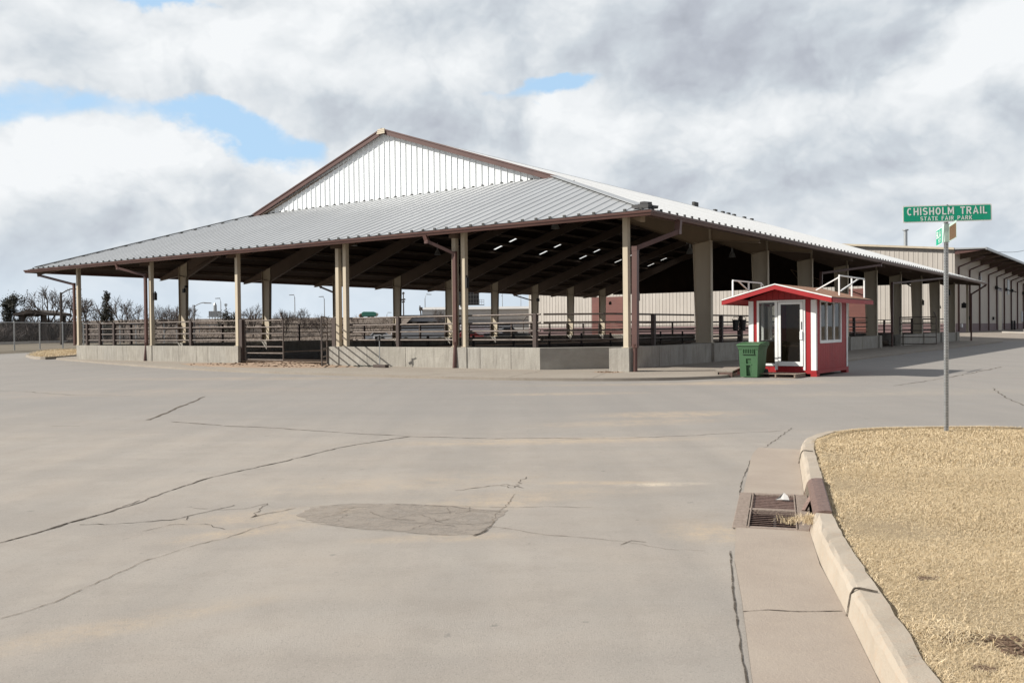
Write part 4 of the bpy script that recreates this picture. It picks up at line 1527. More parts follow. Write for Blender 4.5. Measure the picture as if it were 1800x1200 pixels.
k.box(hy - UU * .55 - VV * .25 + Vector((0, 0, .004)), UU * .75 + VV * .05, VV * .22, Vector((0, 0, .12)), M['rust'])
tag(k.build('timber_block', bevel=.01), 'short dark timber block lying beside the yard hydrant', 'timber')

# dirt tracked out of the gate
k = MB()
rr = random.Random(5)
ring = []
for i in range(60):
    t = 2 * PI * i / 60
    a, c = 5.2 + rr.uniform(-.25, .25), 2.1 + rr.uniform(-.2, .2)
    ring.append((17.8 + a * math.cos(t) + .5 * math.cos(3 * t), -1.6 + c * math.sin(t)))
def dz(u, v):
    return SWZ + .004 + .10 * max(0, 1 - abs(u - 18.2) / 3.6) * max(0, min(1, (v + 3.2) / 3.2))
pts = []
NR = 10
for j in range(NR + 1):
    for (u, v) in ring:
        uu, vv = 18 + (u - 18) * j / NR, -1.4 + (v + 1.4) * j / NR
        pts.append(W(uu, vv, dz(uu, vv) + (rr.uniform(0, .012) if 0 < j < NR else 0) - (.0 if j < NR else .003)))
fc = [(j * 60 + i, j * 60 + (i + 1) % 60, (j + 1) * 60 + (i + 1) % 60, (j + 1) * 60 + i) for j in range(NR) for i in range(60)]
k.add(pts, fc, None, True)
M['tan_dirt'] = simple('tracked_tan_dirt', (0.35, 0.255, 0.18), (0.27, 0.185, 0.125), 0.95, scale=1.1, bump=.5, bscale=14, vscale=(1, 1, 1))
k.mats = [M['tan_dirt']]
# inner part of the gateway
k.add([W(u, v, z) for u, v, z in [(14.96, -.2, SWZ + .1), (21.4, -.2, SWZ + .1), (21.4, 1.5, .137), (14.96, 1.5, .137)]], [(0, 1, 2, 3)], M['tan_dirt'])
o = k.build('dirt', origin=W(18, -1.5))
o['kind'] = 'stuff'
# wheel-rut clods in the dirt
k = MB()
for i in range(260):
    uu, vv = rr.gauss(18, 2.2), rr.uniform(-2.9, .3)
    if not 13.5 < uu < 22.5:
        continue
    s_ = rr.uniform(.015, .06)
    p = W(uu, vv, dz(uu, vv))
    k.prism([p + Vector((s_ * math.cos(t), s_ * math.sin(t) * .8, -.005)) for t in (0, 1.4, 2.9, 4.4, 5.5)], Vector((rr.uniform(-.01, .01), 0, s_ * .7)), M['dirt'])
o = k.build('dirt', origin=W(18, -1.5))
o['kind'] = 'stuff'
k = MB()
p = W(.35, -.75, SWZ + .004)
k.poly([p + UU * (.55 * math.cos(t) * (1 + .15 * math.sin(5 * t))) + VV * (.42 * math.sin(t) * (1 + .1 * math.cos(3 * t))) for t in np.linspace(0, 2 * PI, 28)[:-1]], M['tan_dirt'])
for i in range(60):
    t, r_ = rr.uniform(0, 2 * PI), rr.uniform(0, .4)
    c_ = p + UU * r_ * math.cos(t) + VV * r_ * .8 * math.sin(t)
    s_ = rr.uniform(.01, .03)
    k.prism([c_ + Vector((s_ * math.cos(a), s_ * math.sin(a), 0)) for a in (0, 2, 4)], Vector((0, 0, s_)), M['tan_dirt'])
o = k.build('dirt', origin=p)
o['kind'] = 'stuff'
# ================================================================== red ticket booth
def on_u(px, py, u):
    p0, d = W(u, 0), ray(px, py)
    return CP + d * ((p0 - CP).dot(UU) / d.dot(UU))


def on_v(px, py, v):
    p0, d = W(0, v), ray(px, py)
    return CP + d * ((p0 - CP).dot(VV) / d.dot(VV))


booth = empty('ticket_booth', W(-5.155, 2.6), ANG, 'small red ticket booth with white trim, sliding glass door and shingled roof', 'booth')
BU0, BU1, BV0, BV1 = -4.07, -6.24, 0.94, 4.35
Zv = Vector((0, 0, 1))


def wallbox(k, ua, ub, va, vb, z0, z1, m):
    k.box(W(ua, va, z0), UU * (ub - ua), VV * (vb - va), Zv * (z1 - z0), m)


def boards(k, ua, ub, va, vb, z0, z1, axis, out):
    """grooved siding: upright boards with a narrow groove between, over a backing sheet"""
    g = .012
    if axis == 'u':
        wallbox(k, ua, ub, va + g if out < 0 else va, vb, z0, z1, M['red'])
        n = max(1, round(abs(ub - ua) / .19))
        for i in range(n):
            a, c = ua + (ub - ua) * i / n, ua + (ub - ua) * (i + 1) / n
            s_ = .006 if c > a else -.006
            wallbox(k, a + s_, c - s_, va, va + g - .001, z0 + .001, z1 - .001, M['red'])
    else:
        sg = 1 if ub > ua else -1
        wallbox(k, ua + sg * g, ub, va, vb, z0, z1, M['red'])
        n = max(1, round(abs(vb - va) / .19))
        for i in range(n):
            a, c = va + (vb - va) * i / n, va + (vb - va) * (i + 1) / n
            wallbox(k, ua, ua + sg * (g - .001), a + .006, c - .006, z0 + .001, z1 - .001, M['red'])


k = MB()   # front wall round the opening
T = .06
boards(k, BU0, -4.33, BV0, BV0 + T, .2, 2.45, 'u', -1)
boards(k, -5.92, BU1, BV0, BV0 + T, .2, 2.45, 'u', -1)
boards(k, -4.33, -5.92, BV0, BV0 + T, .2, .33, 'u', -1)
k.prism([W(BU0, BV0 + .012, 2.45), W(BU1, BV0 + .012, 2.45), W(BU1, BV0 + .012, 2.52), W(-5.155, BV0 + .012, 2.86), W(BU0, BV0 + .012, 2.52)], VV * (T - .012), M['red'])
for i in range(11):
    a, c = BU0 + (BU1 - BU0) * i / 11 - .006, BU0 + (BU1 - BU0) * (i + 1) / 11 + .006
    zt_ = lambda u: 2.86 - .34 * abs(u + 5.155) / 1.085
    pts_ = [W(a, BV0, 2.451), W(c, BV0, 2.451), W(c, BV0, zt_(c)), W(a, BV0, zt_(a))]
    if a > -5.155 > c:
        pts_.insert(3, W(-5.155, BV0, 2.86))
    k.prism(pts_, VV * .011, M['red'])
k.build('front_wall', parent=booth)
for (uo, nm) in ((BU1, 'r'), (BU0, 'l')):
    k = MB()
    s = 1 if nm == 'r' else -1
    ui = uo + s * T
    boards(k, uo, ui, BV0 + T, 1.39, .2, 2.5, 'v', 0)
    boards(k, uo, ui, 3.64, BV1, .2, 2.5, 'v', 0)
    boards(k, uo, ui, 1.39, 3.64, .2, 1.09, 'v', 0)
    boards(k, uo, ui, 1.39, 3.64, 2.43, 2.5, 'v', 0)
    k.build('side_wall', parent=booth)
    wn = MB()
    fw, pr = .055, .02
    a = uo - s * pr
    b_ = uo + s * T
    for (va, vb, z0, z1) in [(1.36, 3.67, 1.05, 1.09 + fw), (1.36, 3.67, 2.43 - fw, 2.45), (1.36, 1.39 + fw, 1.09 + fw, 2.43 - fw), (3.64 - fw, 3.67, 1.09 + fw, 2.43 - fw), (2.06, 2.14, 1.09 + fw, 2.43 - fw), (2.86, 2.91, 1.09 + fw, 2.43 - fw)]:
        wallbox(wn, a, b_, va, vb, z0, z1, M['white'])
    w_ = wn.build('window', parent=booth)
    gl = MB()
    gl.poly([W(uo + s * .02, v, z) for v, z in [(1.4, 1.1), (3.63, 1.1), (3.63, 2.42), (1.4, 2.42)]], M['glass'])
    gl.build('pane', parent=w_)
k = MB()
wallbox(k, BU0, BU1, BV1 - T, BV1, .2, 2.5, M['red'])
k.prism([W(BU0, BV1 - T, 2.5), W(BU1, BV1 - T, 2.5), W(-5.155, BV1 - T, 2.86)], VV * T, M['red'])
k.build('back_wall', parent=booth)
k = MB()
wallbox(k, BU0 - .07, BU1 + .07, BV1 - T - .02, BV1 - T - .003, .22, 2.48, M['plywood'])
wallbox(k, BU0 - .07, BU0 - .085, 1.0, BV1 - .1, .22, 1.08, M['plywood'])
wallbox(k, BU1 + .085, BU1 + .07, 1.0, BV1 - .1, .22, 1.08, M['plywood'])
k.build('lining', parent=booth)
k = MB()
wallbox(k, BU0 - .02, BU1 + .02, BV0 + .02, BV1 - .02, .17, .215, M['skirt'])
k.build('floor', parent=booth)
k = MB()
wallbox(k, BU0 - .2, BU1 + .2, 3.2, 3.9, .9, .95, M['plywood'])
k.build('counter', parent=booth)
k = MB()   # dark ceiling
k.poly([W(u, v, 2.49) for u, v in [(BU0 - .06, BV0 + .06), (BU1 + .06, BV0 + .06), (BU1 + .06, BV1 - .06), (BU0 - .06, BV1 - .06)]], M['skirt'])
k.build('ceiling', parent=booth)
# skids
k = MB()
wallbox(k, BU0 + .02, BU1 - .03, BV0 - .03, BV0 + .12, .09, .2, M['red'])
wallbox(k, BU1 - .04, BU1 + .10, BV0 + .12, BV1 + .04, .09, .2, M['red'])
wallbox(k, BU0 + .04, BU0 - .10, BV0 + .12, BV1 + .04, .09, .2, M['red'])
for v in (BV0 - .04, BV1 - .25):
    wallbox(k, BU1 - .05, BU1 + .15, v, v + .27, 0, .089, M['red'])
    wallbox(k, BU0 + .05, BU0 - .15, v, v + .27, 0, .089, M['red'])
k.build('skid', parent=booth)
for (ua, va, sz) in [(BU0, BV0, 1), (BU1, BV0, -1), (BU1, BV1, -1), (BU0, BV1, 1)]:
    k = MB()
    fr = va == BV0
    wallbox(k, ua + sz * .022, ua - sz * .14, va - .022 if fr else va, va if fr else va + .022, .2, 2.44, M['white'])
    wallbox(k, ua + sz * .022, ua, va if fr else va - .10, va + .10 if fr else va, .2, 2.44, M['white'])
    k.build('corner_trim', parent=booth)
# glazing of the front
fr_ = MB()
y0, y1 = BV0 - .025, BV0 + .05
for (ua, ub, z0, z1) in [(-4.33, -4.395, .33, 2.45), (-4.395, -4.93, 2.385, 2.45), (-4.395, -4.93, .33, .40), (-4.93, -5.02, .15, 2.45), (-5.855, -5.92, .15, 2.45), (-5.02, -5.855, 2.40, 2.45)]:
    wallbox(fr_, ua, ub, y0, y1, z0, z1, M['white'])
ft = fr_.build('front_window', parent=booth)
gl = MB()
gl.poly([W(u, BV0 + .02, z) for u, z in [(-4.39, .39), (-4.935, .39), (-4.935, 2.39), (-4.39, 2.39)]], M['glass'])
gl.build('pane', parent=ft)
dr = MB()
y0, y1 = BV0 - .045, BV0 - .001
for (ua, ub, z0, z1) in [(-5.05, -5.13, .33, 2.39), (-5.76, -5.85, .33, 2.39), (-5.13, -5.76, 2.31, 2.39), (-5.13, -5.76, .33, .47)]:
    wallbox(dr, ua, ub, y0, y1, z0, z1, M['white'])
do = dr.build('sliding_door', parent=booth)
gl = MB()
gl.poly([W(u, BV0 - .02, z) for u, z in [(-5.125, .46), (-5.765, .46), (-5.765, 2.32), (-5.125, 2.32)]], M['glass'])
gl.build('pane', parent=do)
k = MB()
wallbox(k, -5.755, -5.835, BV0 - .075, BV0 - .045, 1.18, 1.44, M['white'])
wallbox(k, -5.80, -5.82, BV0 - .06, BV0 - .045, 1.5, 1.75, M['black'])
k.build('handle', parent=do)
# roof
RU, RV0, RV1 = -5.155, .34, 5.0
EUL, EUR, ZEV, ZP = -3.38, -6.93, 2.50, 2.96
k = MB()
for eu in (EUL, EUR):
    th = .035
    k.prism([W(RU, RV0, ZP), W(eu, RV0, ZEV), W(eu, RV0, ZEV - th), W(RU, RV0, ZP - th)], VV * (RV1 - RV0), M['shingle'])
k.build('roof', parent=booth)
for eu in (EUL, EUR):
    s = 1 if eu > RU else -1
    k = MB()
    k.prism([W(RU, RV0 - .03, ZP - .03), W(eu, RV0 - .03, ZEV - .03), W(eu, RV0 - .03, ZEV - .175), W(RU, RV0 - .03, ZP - .175)], VV * .03, M['red'])
    k.build('rake_board', parent=booth)
    k = MB()
    k.prism([W(RU, RV0 - .045, ZP + .006), W(eu + s * .01, RV0 - .045, ZEV + .006), W(eu + s * .01, RV0 - .045, ZEV - .028), W(RU, RV0 - .045, ZP - .028)], VV * .05, M['white'])
    k.build('drip_edge', parent=booth)
    k = MB()
    k.box(W(eu, RV0, ZEV - .17), UU * s * .028, VV * (RV1 - RV0), Zv * .135, M['red'])
    k.box(W(eu, RV0, ZEV - .033), UU * s * .035, VV * (RV1 - RV0), Zv * .02, M['clip'])
    k.build('eave_board', parent=booth)
    k = MB()
    k.poly([W(eu, RV0, ZEV - .13), W(eu, RV1, ZEV - .13), W(BU0 if s > 0 else BU1, RV1, ZEV - .02), W(BU0 if s > 0 else BU1, RV0, ZEV - .02)], M['red'])
    k.build('soffit', parent=booth)


def rz(u):
    return ZP - (ZP - ZEV) * abs(u - RU) / (EUL - RU)


# white steel sign frames bolted on the roof
for u, posts, top, braces in [
    (-6.55, [1475, 1497, 1519], (484.5, 490), [((1441, 510), (1475, 487)), ((1478, 511), (1510, 489.5))]),
    (-3.75, [1288, 1316, 1338], (492, 498.5), [((1297, 493.5), (1316, 511)), ((1338, 498), (1342, 503))]),
]:
    k = MB()
    tp = [on_u(posts[0], top[0], u), on_u(posts[-1], top[1], u)]
    tz = (tp[0].z + tp[1].z) / 2
    for p in tp:
        p.z = tz
    k.bar(tp[0], tp[1], .045, .045, m=M['white'])
    for i, px in enumerate(posts):
        p = tp[0].lerp(tp[1], i / 2)
        pp_ = on_u(px, 500, u)
        k.bar(Vector((pp_.x, pp_.y, rz(u) - .01)), Vector((pp_.x, pp_.y, tz - .022)), .045, .045, up=tuple(VV), m=M['white'])
    for (a, c) in braces:
        p, q_ = on_u(*a, u), on_u(*c, u)
        if a[0] == 1441:
            p = W(u + .75, (q_ - P0).dot(VV) - .02, rz(u + .75))
        k.bar(p, q_, .035, .035, up=tuple(UU), m=M['white'])
    k.build('sign_frame', parent=booth)

# ------------------------------------------------------------------ green wheeled bin
q = gp(1331, 664)
bu, bv = (q - P0).dot(UU), (q - P0).dot(VV)
BW, BD = .55, .66
bin_ = empty('wheeled_bin', W(bu + BW / 2, bv + BD / 2), ANG, 'green plastic wheeled bin with closed lid beside the booth door', 'bin')


def bl(x, y, z):
    """bin coordinates: x across the front (0 centre), y back, z up"""
    t = z / .98
    sx = 1 + .16 * t
    return W(bu + BW / 2 - x * sx, bv + (y * (1 + .18 * t)) - .03 * t, z)


k = MB()
h = BW / 2
zs_l = [0.02, .05, .60, .66, .70, .98]
xs_ = [-h, -.075, .075, h]
for i in range(len(zs_l) - 1):
    z0, z1 = zs_l[i], zs_l[i + 1]
    for j in range(3):
        if j == 1 and i == 1:
            a, c = xs_[1], xs_[2]
            dpt = .09
            F4 = [(a, 0, z0), (c, 0, z0), (c, 0, z1), (a, 0, z1)]
            B4 = [(a + .01, dpt, z0), (c - .01, dpt, z0), (c - .01, dpt * .3, z1), (a + .01, dpt * .3, z1)]
            k.add([bl(*p) for p in F4 + B4], [(4, 5, 6, 7), (0, 1, 5, 4), (1, 2, 6, 5), (2, 3, 7, 6), (3, 0, 4, 7)], M['bin'])
            continue
        k.poly([bl(xs_[j], 0, z0), bl(xs_[j + 1], 0, z0), bl(xs_[j + 1], 0, z1), bl(xs_[j], 0, z1)], M['bin'])
    for sx in (-1, 1):
        k.poly([bl(sx * h, 0, z0), bl(sx * h, BD, z0), bl(sx * h, BD, z1), bl(sx * h, 0, z1)], M['bin'])
    k.poly([bl(-h, BD, z0), bl(h, BD, z0), bl(h, BD, z1), bl(-h, BD, z1)], M['bin'])
k.poly([bl(-h, 0, .02), bl(h, 0, .02), bl(h, BD, .02), bl(-h, BD, .02)], M['bin'])
body = k.build('body', parent=bin_, weld=True)
k = MB()
k.box(bl(.10, -.012, .40), bl(-.10, -.012, .40) - bl(.10, -.012, .40), VV * .03, Zv * .04, M['bin'])
k.box(bl(.075, -.01, .18), UU * .02, VV * .03, Zv * .22, M['bin'])
k.build('grab_bar', parent=bin_)
k = MB()
# lip with the comb of ribs under it
for z0, z1, o in ((.96, 1.0, .03), (.90, .96, .018)):
    k.prism([bl(-h - o, -o, z0), bl(h + o, -o, z0), bl(h + o, BD + o, z0), bl(-h - o, BD + o, z0)], Zv * (z1 - z0), M['bin'])
for i in range(7):
    x = -.15 + .05 * i
    k.prism([bl(x - .012, -.004, .76), bl(x + .012, -.004, .76), bl(x + .012, -.004, .90), bl(x - .012, -.004, .90)], -VV * .035, M['bin'])
k.prism([bl(-.18, -.002, .74), bl(.18, -.002, .74), bl(.18, -.002, .765), bl(-.18, -.002, .765)], -VV * .042, M['bin'])
k.build('lip', parent=bin_, bevel=.004)
k = MB()
o = .05
z0 = 1.003
pr = [(-o, 0), (-o, .03), (.05, .065), (.35, .105), (BD * .95, .115), (BD + o, .09), (BD + o, 0)]
k.prism([bl(h + o, y, z0) + Zv * z for y, z in pr], bl(-h - o, 0, z0) - bl(h + o, 0, z0), M['bin'])
k.build('lid', parent=bin_, bevel=.012)
k = MB()
k.path_tube([bl(-h * .7, BD + .03, .97), bl(-h * .7, BD + .14, 1.06), bl(h * .7, BD + .14, 1.06), bl(h * .7, BD + .03, .97)], .016, 8, M['bin'])
k.build('handle', parent=bin_)
for sx in (-1, 1):
    k = MB()
    p = bl(sx * (h + .005), BD + .02, 0) + Zv * .13
    k.tube(p, p - UU * sx * .06, .13, .13, 18, M['tyre'])
    k.build('wheel', parent=bin_)

# ------------------------------------------------------------------ pallet before the door
pal = empty('pallet', W(-5.35, .25), ANG, 'weathered grey wooden pallet used as the booth door step', 'pallet')
for i in range(6):
    v = -.22 + .17 * i
    k = MB()
    k.box(W(-4.72, v, .112), UU * -1.28, VV * .125, Zv * .018, M['wood'])
    k.build('deck_board', parent=pal)
for u in (-4.75, -5.33, -5.93):
    k = MB()
    k.box(W(u, -.21, .016), UU * -.045, VV * .96, Zv * .095, M['wood'])
    k.build('stringer', parent=pal)
for v in (-.2, .62):
    k = MB()
    k.box(W(-4.73, v, .001), UU * -1.26, VV * .1, Zv * .0145, M['wood'])
    k.build('bottom_board', parent=pal)

# ------------------------------------------------------------------ kerb inlet at the corner of the sidewalk
inl = empty('kerb_inlet', W(-3.5, 1.2), ANG, 'dark open-throat kerb inlet in the sidewalk edge near the green bin', 'drain')
ia, ib = W(-4.02, -.55), W(-3.10, 2.55)
idr = (ib - ia).normalized()
inn = Vector((idr.y, -idr.x, 0))
if inn.dot(UU) > 0:
    inn = -inn           # towards the road
Li = (ib - ia).length
k = MB()
k.box(ia - inn * .5 + Zv * .165, idr * Li, inn * .56, Zv * .04, M['walk'])
k.build('top_slab', parent=inl)
k = MB()
k.box(ia - inn * .40 + Zv * .002, idr * Li, inn * .02, Zv * .163, M['void'])
k.box(ia - inn * .38 + Zv * -.004, idr * Li, inn * .40, Zv * .012, M['void'])
k.build('throat', parent=inl)
for t in (0, .5, .94):
    k = MB()
    k.box(ia + idr * Li * t - inn * .36 + Zv * .009, idr * (.16 if t != .5 else .07), inn * .41, Zv * .155, M['cast'])
    k.build('support', parent=inl)

# ------------------------------------------------------------------ storm drain at the grass corner
drain = empty('storm_drain', KD[0] + knorm * .25, math.atan2(kdir.y, kdir.x), 'rusty cast iron kerb drain with two grates and a rounded brown hood', 'drain')
LD = (KD[1] - KD[0]).length
dp = lambda a, o, z: KD[0] + kdir * a + knorm * o + Zv * z     # along, towards the road, up
k = MB()
for (a0, a1, o0, o1) in [(-.03, LD + .03, .475, .585), (-.03, LD + .03, -.03, .075), (-.03, .045, .075, .475), (LD - .045, LD + .03, .075, .475), (LD / 2 - .035, LD / 2 + .035, .075, .475)]:
    k.box(dp(a0, o0, -.035), kdir * (a1 - a0), knorm * (o1 - o0), Zv * .043, M['castrough'])
for o0 in (.455, .085):
    k.box(dp(.0, o0, .008), kdir * LD, knorm * .012, Zv * .006, M['castrough'])
k.build('frame', parent=drain, bevel=.004)
for gi, (a0, a1) in enumerate([(.05, LD / 2 - .04), (LD / 2 + .04, LD - .05)]):
    k = MB()
    n = 9
    for i in range(n):
        a = a0 + (a1 - a0) * (i + .5) / n
        k.box(dp(a - .006, .08, -.004), kdir * .012, knorm * .39, Zv * .004, M['cast'])
    k.box(dp(a0, .25, -.065), kdir * (a1 - a0), knorm * .02, Zv * .03, M['void'])
    if gi == 1:
        k.box(dp(a0, .08, -.02), kdir * (a1 - a0), knorm * .39, Zv * .014, M['cast'])
    k.build('grate', parent=drain)
k = MB()
prof = [(-.035, .095), (-.03, .12), (-.042, .145), (-.07, .165), (-.11, .172), (-.16, .172), (-.17, .165), (-.17, .16), (-.11, .155), (-.08, .148), (-.055, .13), (-.05, .095)]
A = [dp(-.02, o, z) for o, z in prof]
k.prism(A, kdir * (LD + .04), M['cast'])
hood = k.build('hood', parent=drain)
k = MB()
for a in (-.03, LD + .01):
    k = MB()
    k.prism([dp(a, o, z) for o, z in [(.005, .0), (-.028, .12), (-.042, .143), (-.07, .163), (-.11, .170), (-.165, .170), (-.165, 0)]], kdir * .03, M['cast'])
    if a < 0:
        k.build('hood_support', parent=drain)
k.build('hood_support', parent=drain)
k = MB()
k.bar(dp(LD * .5, .02, .01), dp(LD * .55, -.045, .12), .035, .025, m=M['cast'])
k.build('hood_support', parent=drain)
k = MB()
k.box(dp(0, -.16, -.3), kdir * LD, knorm * .01, Zv * .46, M['void'])
k.build('throat', parent=drain)

# litter and straw caught on the drain
p = dp(LD * .82, .20, .012)
k = MB()
sx_, sy_ = -knorm, kdir
k.add([p - sx_ * 0.0600 - sy_ * 0.0420, p + sx_ * 0.0120 - sy_ * 0.0360 + Zv * 0.0024, p + sx_ * 0.0540 + sy_ * 0.0120 + Zv * 0.0300, p + sx_ * 0.0180 + sy_ * 0.0600 + Zv * 0.0510, p - sx_ * 0.0180 + sy_ * 0.0240 + Zv * 0.0120, p + sx_ * 0.0660 - sy_ * 0.0360 + Zv * 0.0018],
      [(0, 1, 4), (1, 2, 3), (1, 3, 4), (1, 5, 2), (0, 4, 3)], M['sign_white'])
k.mats = [M['shed']]
tag(k.build('litter_paper'), 'crumpled white paper scrap lying on the far drain grate', 'litter')


def blades(n, region, hmin, hmax, wmin, wmax, lean, name, zf_, mat, seed, cols=None):
    """n single straw blades (each a bent strip of two faces) rooted where region() puts them"""
    r = np.random.default_rng(seed)
    xy = region(n, r)
    n = len(xy)
    z = zf_(xy)
    hgt = r.uniform(hmin, hmax, n)
    w = r.uniform(wmin, wmax, n)
    th = r.uniform(0, 2 * PI, n)
    ln = r.uniform(*lean, n)
    ph = th + r.uniform(0.6, 2.5, n)
    wx, wy = np.cos(th) * w / 2, np.sin(th) * w / 2
    lx, ly = np.cos(ph) * ln * hgt, np.sin(ph) * ln * hgt
    up1, up2 = hgt * 0.62, hgt * np.clip(1.0 - 0.5 * ln, .25, 1)
    v = np.empty((n, 5, 3), np.float32)
    x, y = xy[:, 0], xy[:, 1]
    v[:, 0] = np.stack([x - wx, y - wy, z], 1)
    v[:, 1] = np.stack([x + wx, y + wy, z], 1)
    v[:, 2] = np.stack([x + wx * .8 + lx * .4, y + wy * .8 + ly * .4, z + up1 * .8], 1)
    v[:, 3] = np.stack([x - wx * .8 + lx * .4, y - wy * .8 + ly * .4, z + up1 * .8], 1)
    v[:, 4] = np.stack([x + lx * 1.2, y + ly * 1.2, z + up2], 1)
    base = (np.arange(n) * 5)[:, None]
    quads = base + np.array([0, 1, 2, 3])
    tris = base + np.array([3, 2, 4])
    me = bpy.data.meshes.new(name)
    me.vertices.add(n * 5)
    me.vertices.foreach_set('co', v.reshape(-1))
    me.loops.add(n * 7)
    me.polygons.add(n * 2)
    li = np.concatenate([quads, tris], 1).reshape(-1)
    me.loops.foreach_set('vertex_index', li.astype(np.int32))
    st = np.empty((n, 2), np.int32)
    st[:, 0] = np.arange(n) * 7
    st[:, 1] = np.arange(n) * 7 + 4
    tt = np.empty((n, 2), np.int32)
    tt[:, 0] = 4
    tt[:, 1] = 3
    me.polygons.foreach_set('loop_start', st.reshape(-1))
    me.polygons.foreach_set('loop_total', tt.reshape(-1))
    me.update(calc_edges=True)
    me.validate()
    me.materials.append(mat)
    o = bpy.data.objects.new(name, me)
    COL.objects.link(o)
    o['kind'] = 'stuff'
    return o


# turf bed inside the kerb
inside = offset(KF, -.165)[:-1] + [dp(-.03, -.165, 0), dp(-.02, -.172, 0), dp(LD + .02, -.172, 0)] + offset(KBs, -.165)[1:]
poly2 = [Vector((p.x, p.y, 0)) for p in inside] + [Vector((40, -12, 0)), Vector((inside[0].x, -12, 0))]
PX = np.array([(p.x, p.y) for p in poly2])


def in_poly(xy):
    x, y = xy[:, 0], xy[:, 1]
    c = np.zeros(len(x), bool)
    n = len(PX)
    for i in range(n):
        x1, y1 = PX[i]
        x2, y2 = PX[(i + 1) % n]
        if y1 == y2:
            continue
        cond = ((y1 > y) != (y2 > y)) & (x < (x2 - x1) * (y - y1) / (y2 - y1) + x1)
        c ^= cond
    return c


TURF = .128


def turf_z(xy):
    x, y = xy[:, 0], xy[:, 1]
    return TURF + .012 * np.sin(x * 2.1 + 1.3 * y) * np.cos(y * 1.7 - .6 * x) + .02 * np.clip(x - 3, 0, 4) / 4


tb = MB()
# gridded so that it undulates
gx = np.arange(.8, 16, .35)
gy = np.arange(-2, 16, .35)
gr = [(x, y) for y in gy for x in gx]
tz = turf_z(np.array(gr)) - .012
bmt = bmesh.new()
vv_ = [bmt.verts.new((p.x, p.y, TURF - .012)) for p in poly2]
bmt.faces.new(vv_)
bmesh.ops.triangulate(bmt, faces=bmt.faces)
me = bpy.data.meshes.new('turf_base')
bmt.to_mesh(me)
bmt.free()
me.materials.append(M['thatch'])
tbo = bpy.data.objects.new('lawn_soil', me)
COL.objects.link(tbo)
tbo['kind'] = 'structure'


def region_near(ymin, ymax, xmax, keep=None):
    def f(n, r):
        xy = np.stack([r.uniform(1.2, xmax, n * 2), r.uniform(ymin, ymax, n * 2)], 1)
        ok = in_poly(xy) & (xy[:, 0] < .68 * xy[:, 1] + .5)
        if keep is not None:
            ok &= keep(xy, r)
        return xy[ok][:n]
    return f


holes = [(gp(1680, 1118, .13), .085), (gp(1768, 1122, .13), .09), (gp(1800, 1140, .13), .12), (gp(1730, 1172, .13), .05), (gp(1625, 1013, .13), .045)]


def bare(xy, r):
    k = np.ones(len(xy), bool)
    for p, rad in holes:
        d = np.hypot((xy[:, 0] - p.x) * .8, xy[:, 1] - p.y)
        k &= (d > rad) | (r.random(len(xy)) < .12)
    return k


tz0 = lambda xy: turf_z(xy) - .02
blades(270000, region_near(3.0, 6.2, 4.4, bare), .020, .050, .0012, .0028, (.4, 1.6), 'grass', tz0, M['straw'], 1)
blades(190000, region_near(6.2, 9.2, 6.6), .018, .046, .0018, .0038, (.5, 1.6), 'grass', tz0, M['straw'], 2)
blades(140000, region_near(9.2, 14.6, 10.2), .02, .045, .003, .006, (.4, 1.5), 'grass', tz0, M['straw'], 3)


def region_side(n, r):
    xy = np.stack([r.uniform(2, 16, n * 2), r.uniform(3, 14.6, n * 2)], 1)
    ok = in_poly(xy) & (xy[:, 0] >= .68 * xy[:, 1] + .5) & (xy[:, 0] < 1.5 * xy[:, 1] + 2)
    return xy[ok][:n]


blades(120000, region_side, .025, .055, .004, .008, (.4, 1.5), 'grass', tz0, M['straw'], 9)


def fringe(n, r):
    P = offset(KF, -.17)[1:] + [dp(0, -.2, 0), dp(LD, -.2, 0)] + offset(KBs, -.18)[1:60]
    A = np.array([(p.x, p.y) for p in P])
    i = r.integers(0, len(A) - 1, n)
    t = r.random((n, 1))
    q = A[i] * (1 - t) + A[i + 1] * t
    return q + r.normal(0, .022, (n, 2)) + np.array([.02, 0])


blades(17000, fringe, .03, .08, .002, .005, (.7, 1.8), 'grass', tz0, M['straw'], 4)


def tuft(p, n, rad, h, name='grass', seed=0, lean=(.3, 1.5), zz=None):
    def f(n_, r):
        return np.array([p.x, p.y]) + r.normal(0, rad, (n_, 2))
    return blades(n, f, h * .5, h, .002, .005, lean, name, (lambda xy: np.full(len(xy), p.z if zz is None else zz)), M['straw'], seed)


tuft(dp(LD * .18, .14, .0), 130, .045, .09, seed=5)
tuft(dp(-.08, -.05, .09), 700, .06, .10, seed=6)
tuft(gp(1665, 1108, .13), 700, .08, .07, seed=7, lean=(1.0, 1.9), zz=.115)
# bare soil where the turf is torn
k = MB()
rr = random.Random(8)
for p, rad in holes:
    for i in range(70):
        t, q_ = rr.uniform(0, 2 * PI), rad * rr.random() ** .7 * rr.uniform(.6, 1.5)
        c_ = Vector((p.x + q_ * math.cos(t) * 1.25, p.y + q_ * math.sin(t), TURF - .014))
        s_ = rr.uniform(.005, .016)
        k.prism([c_ + Vector((s_ * math.cos(a), s_ * math.sin(a), 0)) for a in (0, 1.3, 2.6, 4, 5.2)], Vector((rr.uniform(-.008, .008), 0, s_ * .8)), M['dirt'])
o = k.build('soil', origin=holes[0][0])
o['kind'] = 'stuff'

